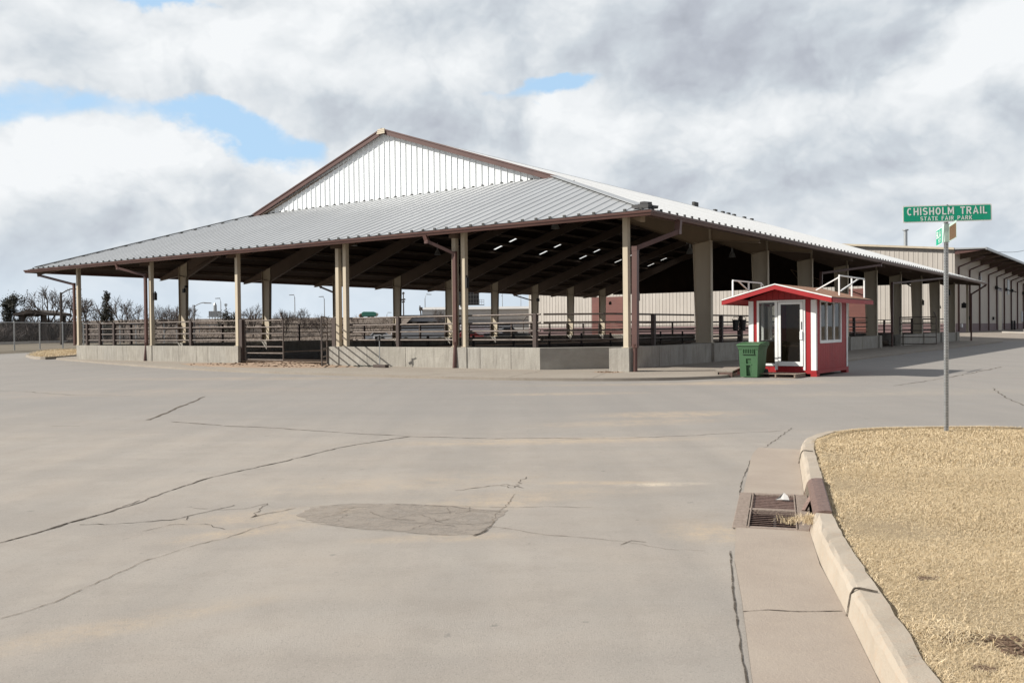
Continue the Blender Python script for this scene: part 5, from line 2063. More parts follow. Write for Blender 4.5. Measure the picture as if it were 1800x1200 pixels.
# ------------------------------------------------------------------ street sign post
sp_ = at(1663.5, 755, 12.41)
SB = Vector((sp_.x, sp_.y, .11))
sign = empty('street_sign', SB, 0, 'green street name sign reading CHISHOLM TRAIL on a perforated steel post', 'street sign')
k = MB()
HS = 3.14
k.box(SB - Vector((.0225, .0225, 0)), Vector((.045, 0, 0)), Vector((0, .045, 0)), Vector((.006, 0, HS)), M['galv'])
for i in range(78):
    z = .08 + i * .0381
    if z > HS - .05:
        break
    c_ = SB + Vector((.006 * z / HS, -.0233, z))
    k.add([c_ + Vector((.0072 * math.cos(a), 0, .0072 * math.sin(a))) for a in np.linspace(0, 2 * PI, 9)[:-1]], [tuple(range(8))], M['black'])
    c_ = SB + Vector((-.0233 + .006 * z / HS, 0, z))
    k.add([c_ + Vector((0, .0072 * math.cos(a), .0072 * math.sin(a))) for a in np.linspace(0, 2 * PI, 9)[:-1]], [tuple(range(8))], M['black'])
k.build('post', parent=sign)


def rrect(w, h, r, n=5):
    pts = []
    for cx, cy, a0 in [(w / 2 - r, h / 2 - r, 0), (-w / 2 + r, h / 2 - r, PI / 2), (-w / 2 + r, -h / 2 + r, PI), (w / 2 - r, -h / 2 + r, 1.5 * PI)]:
        for i in range(n + 1):
            t = a0 + PI / 2 * i / n
            pts.append((cx + r * math.cos(t), cy + r * math.sin(t)))
    return pts


def _arc(cx, cy, rx, ry, a0, a1, n=12):
    return [(cx + rx * math.cos(math.radians(a0 + (a1 - a0) * i / n)), cy + ry * math.sin(math.radians(a0 + (a1 - a0) * i / n))) for i in range(n + 1)]


ST = .165
_h = ST / 2
_bowl = lambda y0, y1, x: [(_h, y1 - _h), (x - .2, y1 - _h)] + _arc(x - .2, (y0 + y1) / 2, .2 - _h, (y1 - y0) / 2 - _h, 80, -80, 8) + [(x - .2, y0 + _h), (_h, y0 + _h)]
_stem = lambda x: [(x, 0), (x, 1)]
_bar = lambda y, x0, x1: [(x0, y), (x1, y)]
GLYPH = {
    'C': (.60, [_arc(.30, .5, .30 - _h, .5 - _h, 48, 312, 20)]),
    'O': (.62, [_arc(.31, .5, .31 - _h, .5 - _h, 0, 360, 26)]),
    'S': (.58, [_arc(.29, .5 + (.5 - _h) / 2, .29 - _h, (.5 - _h) / 2, 25, 270, 14) + _arc(.29, .5 - (.5 - _h) / 2, .29 - _h, (.5 - _h) / 2, 90, -155, 14)[1:]]),
    'H': (.60, [_stem(_h), _stem(.60 - _h), _bar(.5, ST, .60 - ST)]),
    'I': (ST, [_stem(_h)]),
    'L': (.50, [_stem(_h), _bar(_h, ST, .50)]),
    'M': (.74, [_stem(_h), _stem(.74 - _h), [(_h + .01, 1), (.37, .30), (.73 - _h, 1)]]),
    'T': (.56, [_bar(1 - _h, 0, .56), [(.28, 0), (.28, 1 - ST)]]),
    'R': (.60, [_stem(_h), _bowl(.42, 1, .58), [(.30, .45), (.53, 0)]]),
    'P': (.58, [_stem(_h), _bowl(.40, 1, .58)]),
    'A': (.68, [[(_h * .9, 0), (.34, .96), (.68 - _h * .9, 0)], _bar(.30, .2, .48)]),
    'F': (.50, [_stem(_h), _bar(1 - _h, ST, .50), _bar(.52, ST, .44)]),
    'E': (.52, [_stem(_h), _bar(1 - _h, ST, .52), _bar(.5, ST, .46), _bar(_h, ST, .52)]),
    'K': (.60, [_stem(_h), [(ST, .38), (.53, 1)], [(.26, .52), (.54, 0)]]),
    'B': (.58, [_stem(_h), _bowl(.46, 1, .56), _bowl(0, .54, .58)]),
    ' ': (.42, []),
}


def fit_text(name, body, w, h, mat, parent, frame, cx, cy, off):
    """painted sign lettering in the sign's plane: w x h metres overall, centred at cx, cy"""
    gap = .17
    strokes, x = [], 0.0
    for ch in body:
        gw_, st_ = GLYPH[ch]
        for s_ in st_:
            strokes.append([(x + a, b) for a, b in s_])
        x += gw_ + gap
    x -= gap
    kx, ky = w / x, h
    k = MB()
    for si, s_ in enumerate(strokes):
        n = len(s_)
        closed = (abs(s_[0][0] - s_[-1][0]) + abs(s_[0][1] - s_[-1][1])) < 1e-6
        Lp, Rp = [], []
        for i in range(n):
            p = Vector(s_[i])
            a = Vector(s_[i - 1]) if i else (Vector(s_[-2]) if closed else None)
            c = Vector(s_[i + 1]) if i < n - 1 else (Vector(s_[1]) if closed else None)
            d1 = (p - a).normalized() if a is not None else (c - p).normalized()
            d2 = (c - p).normalized() if c is not None else d1
            n1, n2 = Vector((-d1.y, d1.x)), Vector((-d2.y, d2.x))
            m_ = (n1 + n2).normalized()
            m_ = m_ / max(.45, m_.dot(n1)) * _h
            Lp.append(p + m_)
            Rp.append(p - m_)
        z = off + .00025 * (si % 4)
        pts = [frame @ Vector((cx + (q.x - x / 2) * kx, cy + (q.y - .5) * ky, z)) for q in Lp + Rp]
        k.add(pts, [(i, i + 1, n + i + 1, n + i) for i in range(n - 1)], mat)
    o = k.build(name, parent=parent)
    return o


TL, TR, BL_, BR = at(1586.5, 362.5, 12.36), at(1743.5, 358, 12.36), at(1586.5, 392, 12.36), at(1743.5, 387.5, 12.36)
ex = ((TR - TL) + (BR - BL_)).normalized()
ey = ((TL - BL_) + (TR - BR))
ey = (ey - ex * ey.dot(ex)).normalized()
en = ex.cross(ey)
ctr = (TL + TR + BL_ + BR) / 4
frame = Matrix(((ex.x, ey.x, en.x, ctr.x), (ex.y, ey.y, en.y, ctr.y), (ex.z, ey.z, en.z, ctr.z), (0, 0, 0, 1)))
SWd, SHt = (TR - TL).length, .235
k = MB()
k.prism([frame @ Vector((x, y, -.002)) for x, y in rrect(SWd, SHt, .02)], en * .003, M['sign_white'])
k.prism([frame @ Vector((x, y, .0012)) for x, y in rrect(SWd - .030, SHt - .030, .014)], en * .001, M['green_sign'])
for x_ in (-.009, .009):
    pass
k.prism([frame @ Vector((x, y, .0025)) for x, y in [(a_, b_ + SHt / 2 - .004) for a_, b_ in rrect(.022, .014, .004)]], en * .008, M['galv'])
pan1 = k.build('name_panel', parent=sign)
pxm = SWd / 157
fit_text('lettering', 'CHISHOLM TRAIL', 140.5 * pxm, 13.0 * pxm, M['sign_white'], pan1, frame, -.4 * pxm, 4.4 * pxm, .0035)
fit_text('lettering', 'STATE FAIR PARK', 91 * pxm, 7.0 * pxm, M['sign_white'], pan1, frame, -2.2 * pxm, -8.3 * pxm, .0035)
# the crossing name plate, seen almost edge on
pc = SB + Vector((.006, 0, 2.855 - .11))
far_, near_ = Vector((6.225, 13.1, 0)), Vector((5.775, 11.7, 0))
cd = (far_ - near_).normalized()
cn = Vector((-cd.y, cd.x, 0))
if cn.x > 0:
    cn = -cn
cex = -cd
cfr = Matrix(((cex.x, 0, cn.x, pc.x), (cex.y, 0, cn.y, pc.y), (cex.z, 1, cn.z, pc.z), (0, 0, 0, 1)))
k = MB()
k.prism([cfr @ Vector((x - .44, y, .028)) for x, y in rrect(.56, .225, .016)], cn * .003, M['sign_white'])
k.prism([cfr @ Vector((x - .44, y, .0312)) for x, y in rrect(.545, .21, .014)], cn * .001, M['green_sign'])
pan2 = k.build('cross_panel', parent=sign)
fit_text('lettering', 'BLA', .40, .10, M['sign_white'], pan2, cfr, -.45, .035, .0345)
fit_text('lettering', 'ST', .22, .055, M['sign_white'], pan2, cfr, -.36, -.06, .0345)
k = MB()
k.prism([cfr @ Vector((x + .38, y, -.028)) for x, y in rrect(.60, .23, .016)], cn * .003, M['mint'])
k.prism([cfr @ Vector((x + .39, y - .012, -.0248)) for x, y in rrect(.56, .19, .01)], cn * .001, M['sign_back'])
k.build('cross_panel', parent=sign)['label'] = 'brown faced cross panel end'
k = MB()
k.box(pc - Vector((.034, .034, .115)), Vector((.068, 0, 0)), Vector((0, .068, 0)), Vector((0, 0, .25)), M['mint'])
k.build('bracket', parent=sign)

# ================================================================== warehouse behind
ZG = 0.75
WV, WU0, WU1, WVE = 80.0, 3.7, 60.6, 190.0
WR = (WU0 + WU1) / 2
wz = lambda u: 9.9 + .10 * (min(u, 2 * WR - u) - WU0)
ware = empty('warehouse', W(WR, WV, ZG), ANG, 'large cream metal warehouse with maroon base behind the open barn', 'warehouse')
k = MB()
k.poly([W(WU0, WV, ZG + 1), W(WU1, WV, ZG + 1), W(WU1, WV, wz(WU1)), W(WR, WV, wz(WR)), W(WU0, WV, wz(WU0))], M['ware_front'])
u = WU0 + .25
while u < WU1:
    k.prism([W(u - .025, WV, ZG + 1), W(u - .012, WV - .035, ZG + 1), W(u + .012, WV - .035, ZG + 1), W(u + .025, WV, ZG + 1)], Zv * (wz(u) - ZG - 1.15), M['ware_front'])
    u += .5
k.build('front_wall', parent=ware)
k = MB()
k.poly([W(WU0, WV, ZG + 1), W(WU0, WVE, ZG + 1), W(WU0, WVE, wz(WU0)), W(WU0, WV, wz(WU0))], M['ware_side'])
k.poly([W(WU1, WV, ZG), W(WU1, WVE, ZG), W(WU1, WVE, wz(WU0)), W(WU1, WV, wz(WU0))], M['ware_side'])
k.build('side_wall', parent=ware)
k = MB()
k.box(W(WU0 - .04, WV - .04, ZG - .2), UU * (WU1 - WU0 + .08), VV * .1, Zv * 1.2, M['wainscot'])
k.box(W(WU0 - .04, WV + .06, ZG - .2), UU * .1, VV * (WVE - WV), Zv * 1.2, M['wainscot'])
k.build('base_course', parent=ware)
k = MB()
OV = 3.15
for s_ in (0, 1):
    f_ = lambda u: u if s_ == 0 else 2 * WR - u
    ue = WU0 - OV
    ze = wz(WU0) - .06
    pr = [W(f_(ue), WV - .35, ze), W(f_(WU0), WV - .35, wz(WU0) + .05), W(f_(WR), WV - .35, wz(WR) + .05), W(f_(WR), WV - .35, wz(WR) - .12), W(f_(WU0), WV - .35, wz(WU0) - .12), W(f_(ue), WV - .35, ze - .12)]
    k.prism(pr, VV * (WVE - WV + .35), M['roof_grey'])
k.build('roof', parent=ware)
k = MB()
k.poly([W(WU0 - OV + .03, WV + .2, wz(WU0) - .20), W(WU0 - .01, WV + .2, wz(WU0) - .14), W(WU0 - .01, WVE, wz(WU0) - .14), W(WU0 - OV + .03, WVE, wz(WU0) - .20)], M['under'])
k.build('soffit', parent=ware)
k = MB()
k.prism([W(WU0 - OV + .2, WV - .2, wz(WU0) - .3), W(WU0 - .05, WV - .2, wz(WU0) - .65), W(WU0 - .05, WV - .2, wz(WU0) - .2), W(WU0 - OV + .2, WV - .2, wz(WU0) - .2)], VV * .08, M['trim'])
k.build('canopy_end', parent=ware)
k = MB()
k.box(W(WU0 - OV - .03, WV - .36, wz(WU0) - .3), UU * .12, VV * (WVE - WV), Zv * .26, M['galv'])
k.build('gutter', parent=ware)
k = MB()
for s_ in (0, 1):
    f_ = lambda u: u if s_ == 0 else 2 * WR - u
    k.bar(W(f_(WU0), WV - .37, wz(WU0) - .02), W(f_(WR), WV - .37, wz(WR) - .02), .08, .22, m=M['tan'])
k.build('rake_trim', parent=ware)
for i in range(14):
    v = 81.8 + 6.75 * i
    kk = MB()
    # bracket and brown downspout under the canopy
    kk.bar(W(WU0 - .1, v, ZG + .1), W(WU0 - .1, v, 8.0), .17, .17, up=tuple(VV), m=M['trim'])
    kk.bar(W(WU0 - .1, v, 8.0), W(WU0 - 2.6, v, 9.0), .15, .15, m=M['trim'])
    kk.build('downspout', parent=ware)
    kk = MB()
    kk.prism([W(WU0 - .02, v + 1.2, 9.68), W(WU0 - OV + .1, v + 1.2, 9.6), W(WU0 - OV + .1, v + 1.2, 9.45), W(WU0 - .02, v + 1.2, 8.9)], VV * .15, M['rafter'])
    kk.build('canopy_bracket', parent=ware)
for (u0, u1, zt) in [(44.9, 49.8, 5.9), (12.6, 16.2, 5.9)]:
    k = MB()
    k.box(W(u0, WV - .07, ZG), UU * (u1 - u0), VV * .06, Zv * (zt - ZG), M['maroon'])
    d_ = k.build('roller_door', parent=ware)
    k = MB()
    for j in range(12):
        k.box(W(u0 + .02, WV - .078, ZG + .4 * j + .2), UU * (u1 - u0 - .04), VV * .008, Zv * .05, M['maroon'])
    k.build('rib', parent=d_)
k = MB()
k.box(W(WU0 - .06, 109.4, ZG), UU * .05, VV * 4.6, Zv * 5.9, M['trim'])
k.build('roller_door', parent=ware)
k = MB()
k.box(W(WU0 - .08, 110.2, ZG), UU * .03, VV * 3.0, Zv * 5.4, M['tan'])
k.build('roller_door', parent=ware)['label'] = 'tan door leaf'
for v0, z0, z1 in [(118.8, 5.9, 8.1), (94.9, 6.3, 7.6), (133.5, 2.0, 3.6)]:
    k = MB()
    k.box(W(WU0 - .05, v0, z0), UU * .04, VV * 2.0, Zv * (z1 - z0), M['galv'])
    z = z0 + .1
    while z < z1:
        k.box(W(WU0 - .09, v0 + .05, z), UU * .04, VV * 1.9, Zv * .10, M['galv'])
        z += .24
    k.build('vent', parent=ware)
for v in (107.6, 122.0, 116.2, 135.0):
    k = MB()
    k.box(W(WU0 - .35, v, 6.3), UU * .3, VV * .5, Zv * .45, M['black'])
    k.bar(W(WU0 - .3, v + .25, 6.5), W(WU0 - .75, v + .25, 6.3), .3, .12, m=M['black'])
    k.build('wall_lamp', parent=ware)
for v in (83, 88, 105.5):
    k = MB()
    k.box(W(WU0 - .2, v, 2.2 if v != 83 else 1.3), UU * .16, VV * .5, Zv * .4, M['white'] if v == 83 else M['black'])
    k.build('meter_box', parent=ware)
k = MB()
k.tube(W(11.4, 92, 10.6), W(11.4, 92, 13.4), .22, .22, 10, M['galv'])
k.tube(W(11.4, 92, 13.4), W(11.4, 92, 13.55), .36, .36, 10, M['galv'])
k.build('roof_flue', parent=ware)
for i, v in enumerate((114.8, 117.4)):
    p = W(WU0 - 1.1, v, ZG)
    k = MB()
    k.tube(p - Zv * .3, p + Zv * 1.3, .14, .14, 10, M['black'])
    k.tube(p + Zv * 1.3, p + Zv * 1.38, .14, .07, 10, M['black'])
    tag(k.build('bollard', origin=p), ['dark bollard beside the tan warehouse door', 'dark bollard farther from the tan warehouse door'][i], 'bollard', 'bollards')
p = at(1664, 588, 88)
k = MB()
p.z = .01
k.box(p, UU * .7, VV * .5, Zv * .85, M['white'])
k.box(p + Zv * .85 - UU * .03 - VV * .03, UU * .76, VV * .56, Zv * .06, M['galv'])
tag(k.build('utility_box'), 'small white utility box at the barn end by the warehouse corner', 'utility box')

# raised apron round the warehouse
k = MB()
us_ = [-40, -16, -6, 2, 30, 64, 72]
vs_ = [70.5, 79, 84, 200]
zt = {70.5: -.02, 79: .70, 84: ZG, 200: ZG + .3}
k.add([W(u, v, zt[v] if -16 <= u <= 64 else -.05) for v in vs_ for u in us_], [(j * 7 + i, j * 7 + i + 1, (j + 1) * 7 + i + 1, (j + 1) * 7 + i) for j in range(3) for i in range(6)], M['apron'])
struct(k.build('loading_apron', origin=W(3, 72)))
k = MB()
k.sweep([W(-1, 79.5, .70), W(-9, 76.5, .45), W(-14, 78, .42)], [(0, -.2), (0, .16), (-.2, .16), (-.2, -.2)], M['conc2'])
struct(k.build('kerb', origin=W(-5, 77)))
k = MB()
k.box(W(-2.8, 80.5, .6), UU * -4.0, VV * 3, Zv * .45, M['conc2'])
struct(k.build('dock_step', origin=W(-4.5, 81)))

# overhead line
k = MB()
a, c = at(1735, 441, 150), at(1830, 427, 260)
pts = [a.lerp(c, i / 12) - Zv * (1.2 * math.sin(PI * i / 12)) for i in range(13)]
k.path_tube(pts, .045, 5, M['black'])
tag(k.build('overhead_cable'), 'thin dark cable running from the warehouse eave across the sky', 'cable')

# ================================================================== left side: traffic island, fence, brush
isl = [gp(*p) for p in [(45, 627), (64, 632.5), (105, 630.5), (150, 626), (172, 622), (168, 617), (120, 615.5), (70, 618)]]
isl = smooth_path(isl + isl[:1], 2)[:-1]
k = MB()
k.sweep(isl + isl[:1], [(0, -.01), (.03, .16), (.18, .16), (.2, -.01)], M['walk'], side=1)
io = struct(k.build('kerb', origin=isl[0]))
k = MB()
cen = sum(isl, Vector()) / len(isl)
k.poly([p.lerp(cen, .05) + Zv * .14 for p in isl], M['thatch'])
struct(k.build('island_soil', origin=cen))
IA = np.array([(p.x, p.y) for p in isl])


def in_isl(n, r):
    lo_, hi_ = IA.min(0), IA.max(0)
    xy = r.uniform(lo_, hi_, (n * 3, 2))
    x, y = xy[:, 0], xy[:, 1]
    c = np.zeros(len(x), bool)
    for i in range(len(IA)):
        x1, y1 = IA[i]
        x2, y2 = IA[(i + 1) % len(IA)]
        if y1 == y2:
            continue
        c ^= ((y1 > y) != (y2 > y)) & (x < (x2 - x1) * (y - y1) / (y2 - y1) + x1)
    return xy[c][:n]


blades(7000, in_isl, .05, .16, .01, .02, (.3, 1.2), 'grass', lambda xy: np.full(len(xy), .13), M['straw'], 21)
for i, px in enumerate((128, 136, 142, 150, 156)):
    p = gp(px, 619.5, .13)
    tuft(p, 260, .28, .42, 'weeds', 30 + i, (.2, .9), .12)

FX = -43.4
k = MB()
prof = [(-42.0, -.013), (-43.0, .18), (-45, .26), (-58, .36), (-59.6, .42), (-59.8, .42), (-90, 1.2), (-260, 1.5)]
ys_ = [-20, 60, 110, 320, 600]
k.add([(x, y, z) for y in ys_ for x, z in prof], [(j * 8 + i, j * 8 + i + 1, (j + 1) * 8 + i + 1, (j + 1) * 8 + i) for j in range(4) for i in range(7)], M['land'])
struct(k.build('verge', origin=(FX, 80, 0)))
k = MB()
k.box((-60, 40, .30), (.35, 0, 0), (0, 300, 0), (0, 0, .40), M['conc2'])
tag(k.build('barrier_wall'), 'low pale concrete barrier beyond the chain link fence', 'barrier')

clf = empty('chain_link_fence', (FX, 78, .24), 0, 'grey chain link fence with steel posts along the yard edge', 'fence')
ZT = 2.68
for i in range(30):
    y = 57.2 + 4.22 * i
    kk = MB()
    kk.tube((FX, y, .1), (FX, y, ZT), .06, .06, 8, M['galv'])
    kk.tube((FX, y, ZT), (FX, y, ZT + .06), .075, .03, 8, M['galv'])
    kk.build('post', parent=clf)
k = MB()
k.tube((FX, 53, ZT - .05), (FX, 180, ZT - .05), .035, .035, 6, M['galv'])
k.build('top_rail', parent=clf)
k = MB()
k.quad(Vector((FX + .07, 53, .25)), Vector((FX + .07, 180, .25)), Vector((FX + .07, 180, ZT - .05)), Vector((FX + .07, 53, ZT - .05)), M['wire'])
k.build('wire_mesh', parent=clf)


def brush(n, boxf, lmin, lmax, w, name, seed, mat):
    """a tangle of thin stems"""
    r = np.random.default_rng(seed)
    p, hmax = boxf(n, r)
    n = len(p)
    L_ = r.uniform(lmin, lmax, n)
    d = r.normal(0, 1, (n, 3))
    d[:, 2] = np.abs(d[:, 2]) * 1.3 + .3
    d /= np.linalg.norm(d, axis=1)[:, None]
    sd = np.cross(d, r.normal(0, 1, (n, 3)))
    sd /= np.linalg.norm(sd, axis=1)[:, None] + 1e-6
    ww = w * r.uniform(.4, 1.3, n)[:, None]
    q = p + d * L_[:, None]
    q[:, 2] = np.minimum(q[:, 2], hmax + r.uniform(-.1, .5, n))
    v = np.stack([p - sd * ww, p + sd * ww, q], 1).reshape(-1, 3).astype(np.float32)
    me = bpy.data.meshes.new(name)
    me.vertices.add(n * 3)
    me.vertices.foreach_set('co', v.reshape(-1))
    me.loops.add(n * 3)
    me.loops.foreach_set('vertex_index', np.arange(n * 3, dtype=np.int32))
    me.polygons.add(n)
    me.polygons.foreach_set('loop_start', (np.arange(n) * 3).astype(np.int32))
    me.polygons.foreach_set('loop_total', np.full(n, 3, np.int32))
    me.update(calc_edges=True)
    me.validate()
    me.materials.append(mat)
    o = bpy.data.objects.new(name, me)
    COL.objects.link(o)
    o['kind'] = 'stuff'
    return o


def thicket(x0, x1, y0, y1, h, sc=.06):
    def f(n, r):
        x, y = r.uniform(x0, x1, n), r.uniform(y0, y1, n)
        hm = h * (.72 + .28 * np.sin(y * sc * 3 + 1) * np.sin(y * sc * 7.3) + .16 * np.sin(y * sc * 23 + x))
        z = .3 + hm * r.random(n) ** 1.1 * .85
        return np.stack([x, y, z], 1), .3 + hm
    return f


brush(42000, thicket(-70, -61.5, 55, 150, 3.4), .5, 1.8, .05, 'undergrowth', 41, M['brush'])
brush(30000, thicket(-84, -64, 130, 330, 3.6), .8, 2.4, .09, 'undergrowth', 42, M['brush'])

# highway bank across the back
k = MB()
bank = [(118, .2), (140, 3.3), (144, 3.75), (158, 3.75), (166, 3.0), (200, .5)]
xs_ = [-120, -95, -78, -60, -40, -22, -16]
hs_ = [.5, .75, .9, 1.0, 1.0, 1.0, .95]
k.add([(x, y, .2 + (z - .2) * hh) for x, hh in zip(xs_, hs_) for y, z in bank], [(i * 6 + j, i * 6 + j + 1, (i + 1) * 6 + j + 1, (i + 1) * 6 + j) for i in range(6) for j in range(5)], M['embank'])
struct(k.build('embankment', origin=(-60, 150, 0)))


def bankscrub(n, r):
    x, y = r.uniform(-95, -17, n), r.uniform(117, 141, n)
    z = .2 + (y - 118) / 22 * 3.1
    return np.stack([x, y, z - .1], 1), z + .8


brush(22000, bankscrub, .25, .9, .04, 'dry_scrub', 43, M['embank'])

# bridge carrying the road over the gap
br = empty('road_bridge', (-16, 150, 0), 0, 'low concrete road bridge at the end of the highway bank', 'bridge')
k = MB()
xa, xb = at(693, 560, 144).x, at(776, 560, 144).x
k.box((xa, 144, 3.0), (xb - xa, 0, 0), (0, 14, 0), (0, 0, .6), M['shedlow'])
k.build('deck', parent=br)
for y in (143.9, 157.8):
    k = MB()
    k.box((xa, y, 3.605), (xb - xa, 0, 0), (0, .25, 0), (0, 0, .42), M['lampmetal'])
    k.build('parapet', parent=br)
for t in (.36, .7):
    k = MB()
    k.box((xa + (xb - xa) * t, 145, 0), (.7, 0, 0), (0, 12, 0), (0, 0, 2.995), M['conc2'])
    k.build('pier', parent=br)

# ------------------------------------------------------------------ trees
def limb(k, p, d, L, r, depth, rnd, mat, spread, droop=0.0, tw=None):
    """one limb as tapering segments, then its forks"""
    seg = 3
    q = Vector(p)
    dd = Vector(d)
    for s in range(seg):
        dd = (dd + Vector((rnd.gauss(0, .10), rnd.gauss(0, .10), rnd.gauss(.03, .07) - droop))).normalized()
        nq = q + dd * (L / seg)
        ra, rb = r * (1 - .28 * s / seg), r * (1 - .28 * (s + 1) / seg)
        k.tube(q, nq, ra, rb, 3 if r < .05 else 5, mat if r > .045 else M['twig'], caps=False)
        q = nq
        if depth > 0 and s > 0:
            for _ in range(1 if depth > 1 else 2):
                a = rnd.uniform(0, 2 * PI)
                pd = dd.cross(Vector((math.cos(a), math.sin(a), .3))).normalized()
                nd_ = (dd * rnd.uniform(.55, .9) + pd * rnd.uniform(.5, .95) * spread).normalized()
                limb(k, q, nd_, L * rnd.uniform(.55, .8), r * .55, depth - 1, rnd, mat, spread, droop)
    if depth > 0:
        for _ in range(2):
            a = rnd.uniform(0, 2 * PI)
            pd = dd.cross(Vector((math.cos(a), math.sin(a), .3))).normalized()
            nd_ = (dd + pd * rnd.uniform(.3, .7) * spread).normalized()
            limb(k, q, nd_, L * rnd.uniform(.6, .85), r * .62, depth - 1, rnd, mat, spread, droop)


def bare_tree(px, ytop, D, spread, seed, label, depth=4, stems=1, name='bare_tree', group='bare trees beyond the yard', kr=1.0):
    top = at(px, ytop, D)
    base = Vector((top.x, D, .4))
    H = top.z - base.z
    rnd = random.Random(seed)
    root = empty(name, base, 0, label, 'tree', group)
    k = MB()
    tr = H * .022 * kr
    tips = []
    for s in range(stems):
        off = Vector((rnd.uniform(-.4, .4), rnd.uniform(-.4, .4), 0)) * (stems > 1)
        d = Vector((rnd.gauss(0, .10 + .2 * (stems > 1)), rnd.gauss(0, .08), 1)).normalized()
        h = H * rnd.uniform(.24, .32)
        k.tube(base + off - Zv * .2, base + off + d * h, tr, tr * .8, 6, M['bark'], caps=False)
        tips.append((base + off + d * h, d))
    k.build('trunk', parent=root)
    k = MB()
    for p, d in tips:
        n = 4 if stems == 1 else 3
        for i in range(n):
            a = 2 * PI * i / n + rnd.uniform(-.5, .5)
            nd_ = (d + Vector((math.cos(a), math.sin(a), 0)) * rnd.uniform(.3, .75) * spread).normalized()
            limb(k, p, nd_, H * rnd.uniform(.20, .27), tr * .62, depth - 1, rnd, M['bark'], spread)
    # scale the crown so that it ends at the height seen
    zmax = max(v[2] for v in k.v)
    z0 = tips[0][0].z
    f = (top.z - z0) / (zmax - z0)
    k.v = [(v[0], v[1], z0 + (v[2] - z0) * f if v[2] > z0 else v[2]) for v in k.v]
    k.build('crown', parent=root)
    return root


def leafy(px, ytop, D, wpx, seed, label, name, mat, n=3600, shape='cone', ylow=None, group='bare trees beyond the yard'):
    top = at(px, ytop, D)
    base = Vector((top.x, D, .4))
    H = top.z - base.z
    R = wpx / 2 / FPX * D
    root = empty(name, base, 0, label, 'tree', group)
    rnd = random.Random(seed)
    k = MB()
    k.tube(base - Zv * .2, base + Zv * H * .9, H * .025, H * .006, 6, M['bark'], caps=False)
    for i in range(16):
        t = rnd.uniform(.2, .9)
        a = rnd.uniform(0, 2 * PI)
        p = base + Zv * H * t
        k.tube(p, p + Vector((math.cos(a), math.sin(a), .6)) * R * rnd.uniform(.5, 1.0), H * .008, .01, 4, M['bark'], caps=False)
    k.build('trunk', parent=root)
    k = MB()
    clumps = []
    for i in range(42):
        t = rnd.uniform(.12, .97)
        w = (1 - t) ** .7 * 1.1 if shape == 'cone' else math.sqrt(max(.05, 1 - (2 * t - 1.05) ** 2))
        a, q_ = rnd.uniform(0, 2 * PI), math.sqrt(rnd.random()) * R * w
        clumps.append((base + Vector((q_ * math.cos(a), q_ * math.sin(a), H * t)), R * rnd.uniform(.16, .34)))
    for i in range(n):
        c, rr_ = rnd.choice(clumps)
        p = c + Vector((rnd.gauss(0, rr_ * .6), rnd.gauss(0, rr_ * .6), rnd.gauss(0, rr_ * .8)))
        s_ = rnd.uniform(.10, .26)
        d1 = Vector((rnd.gauss(0, 1), rnd.gauss(0, 1), rnd.gauss(0, 1))).normalized() * s_
        d2 = Vector((rnd.gauss(0, 1), rnd.gauss(0, 1), rnd.gauss(0, 1))).normalized() * s_
        k.add([p, p + d1, p + d1 * .6 + d2], [(0, 1, 2)], mat)
    k.build('crown', parent=root)
    return root


leafy(24, 516, 120, 40, 1, 'dark vine-choked tree leaning over the dark open shelter', 'vine_tree', M['vine'], 9000, 'round')
leafy(187, 514, 122, 27, 2, 'narrow dark vine-covered tree among the bare trees', 'vine_tree', M['vine'], 3800, 'cone')
leafy(402, 549, 128, 44, 3, 'low dark evergreen showing just before the tall front post', 'evergreen_bush', M['vine'], 2600, 'round')
TREES = [
    (86, 500, 118, 1.0, 'tallest bare tree, forked and standing behind the dark shelter', 1, 4),
    (112, 505, 126, 1.0, 'bare tree behind the wooden street lamp pole', 1, 4),
    (58, 532, 132, 1.1, 'short bare tree seen through the dark shelter', 2, 3),
    (150, 516, 124, .9, 'bare tree beside the end post of the barn', 1, 4),
    (171, 529, 130, 1.0, 'bushy bare tree between the end post and the vine-covered tree', 2, 3),
    (216, 518, 118, 1.1, 'spreading bare tree next to the narrow vine-covered tree', 1, 4),
    (247, 534, 126, 1.1, 'rounded bare tree behind the second front downspout', 2, 4),
    (284, 534, 122, 1.0, 'reddish bare tree just past the second front post', 2, 4),
    (304, 540, 132, 1.0, 'small bare tree half hidden by the tan frame column', 2, 3),
    (330, 535, 120, .8, 'slim bare tree before the curved street lamp', 1, 4),
    (444, 532, 122, 1.0, 'wind-swept bare tree between the tall front post and frame column', 1, 4),
    (436, 541, 130, 1.0, 'thin bare tree beside the wind-swept one', 1, 3),
    (480, 552, 128, 1.0, 'low bushy tree above the closed gate', 2, 4),
    (502, 541, 124, 1.0, 'dense bare tree above the gate latch', 2, 4),
    (533, 540, 132, .8, 'thin pale bare tree beyond the open gateway', 1, 4),
    (514, 548, 140, 1.0, 'bushy tree behind the dense one above the gate', 2, 3),
    (562, 549, 122, 1.0, 'bare tree beside the open gate leaf', 2, 4),
    (549, 556, 130, 1.0, 'lowest bare tree beyond the gateway', 2, 3),
    (616, 552, 138, 1.0, 'bare tree just before the green truck on the bank', 2, 3),
    (774, 541, 112, 1.1, 'pale bare tree by the end of the road bridge', 1, 4),
]
for i, (px, yt, D, spr, lab, st, dp_) in enumerate(TREES):
    bare_tree(px, yt, D, spr, 100 + i, lab, dp_, st)

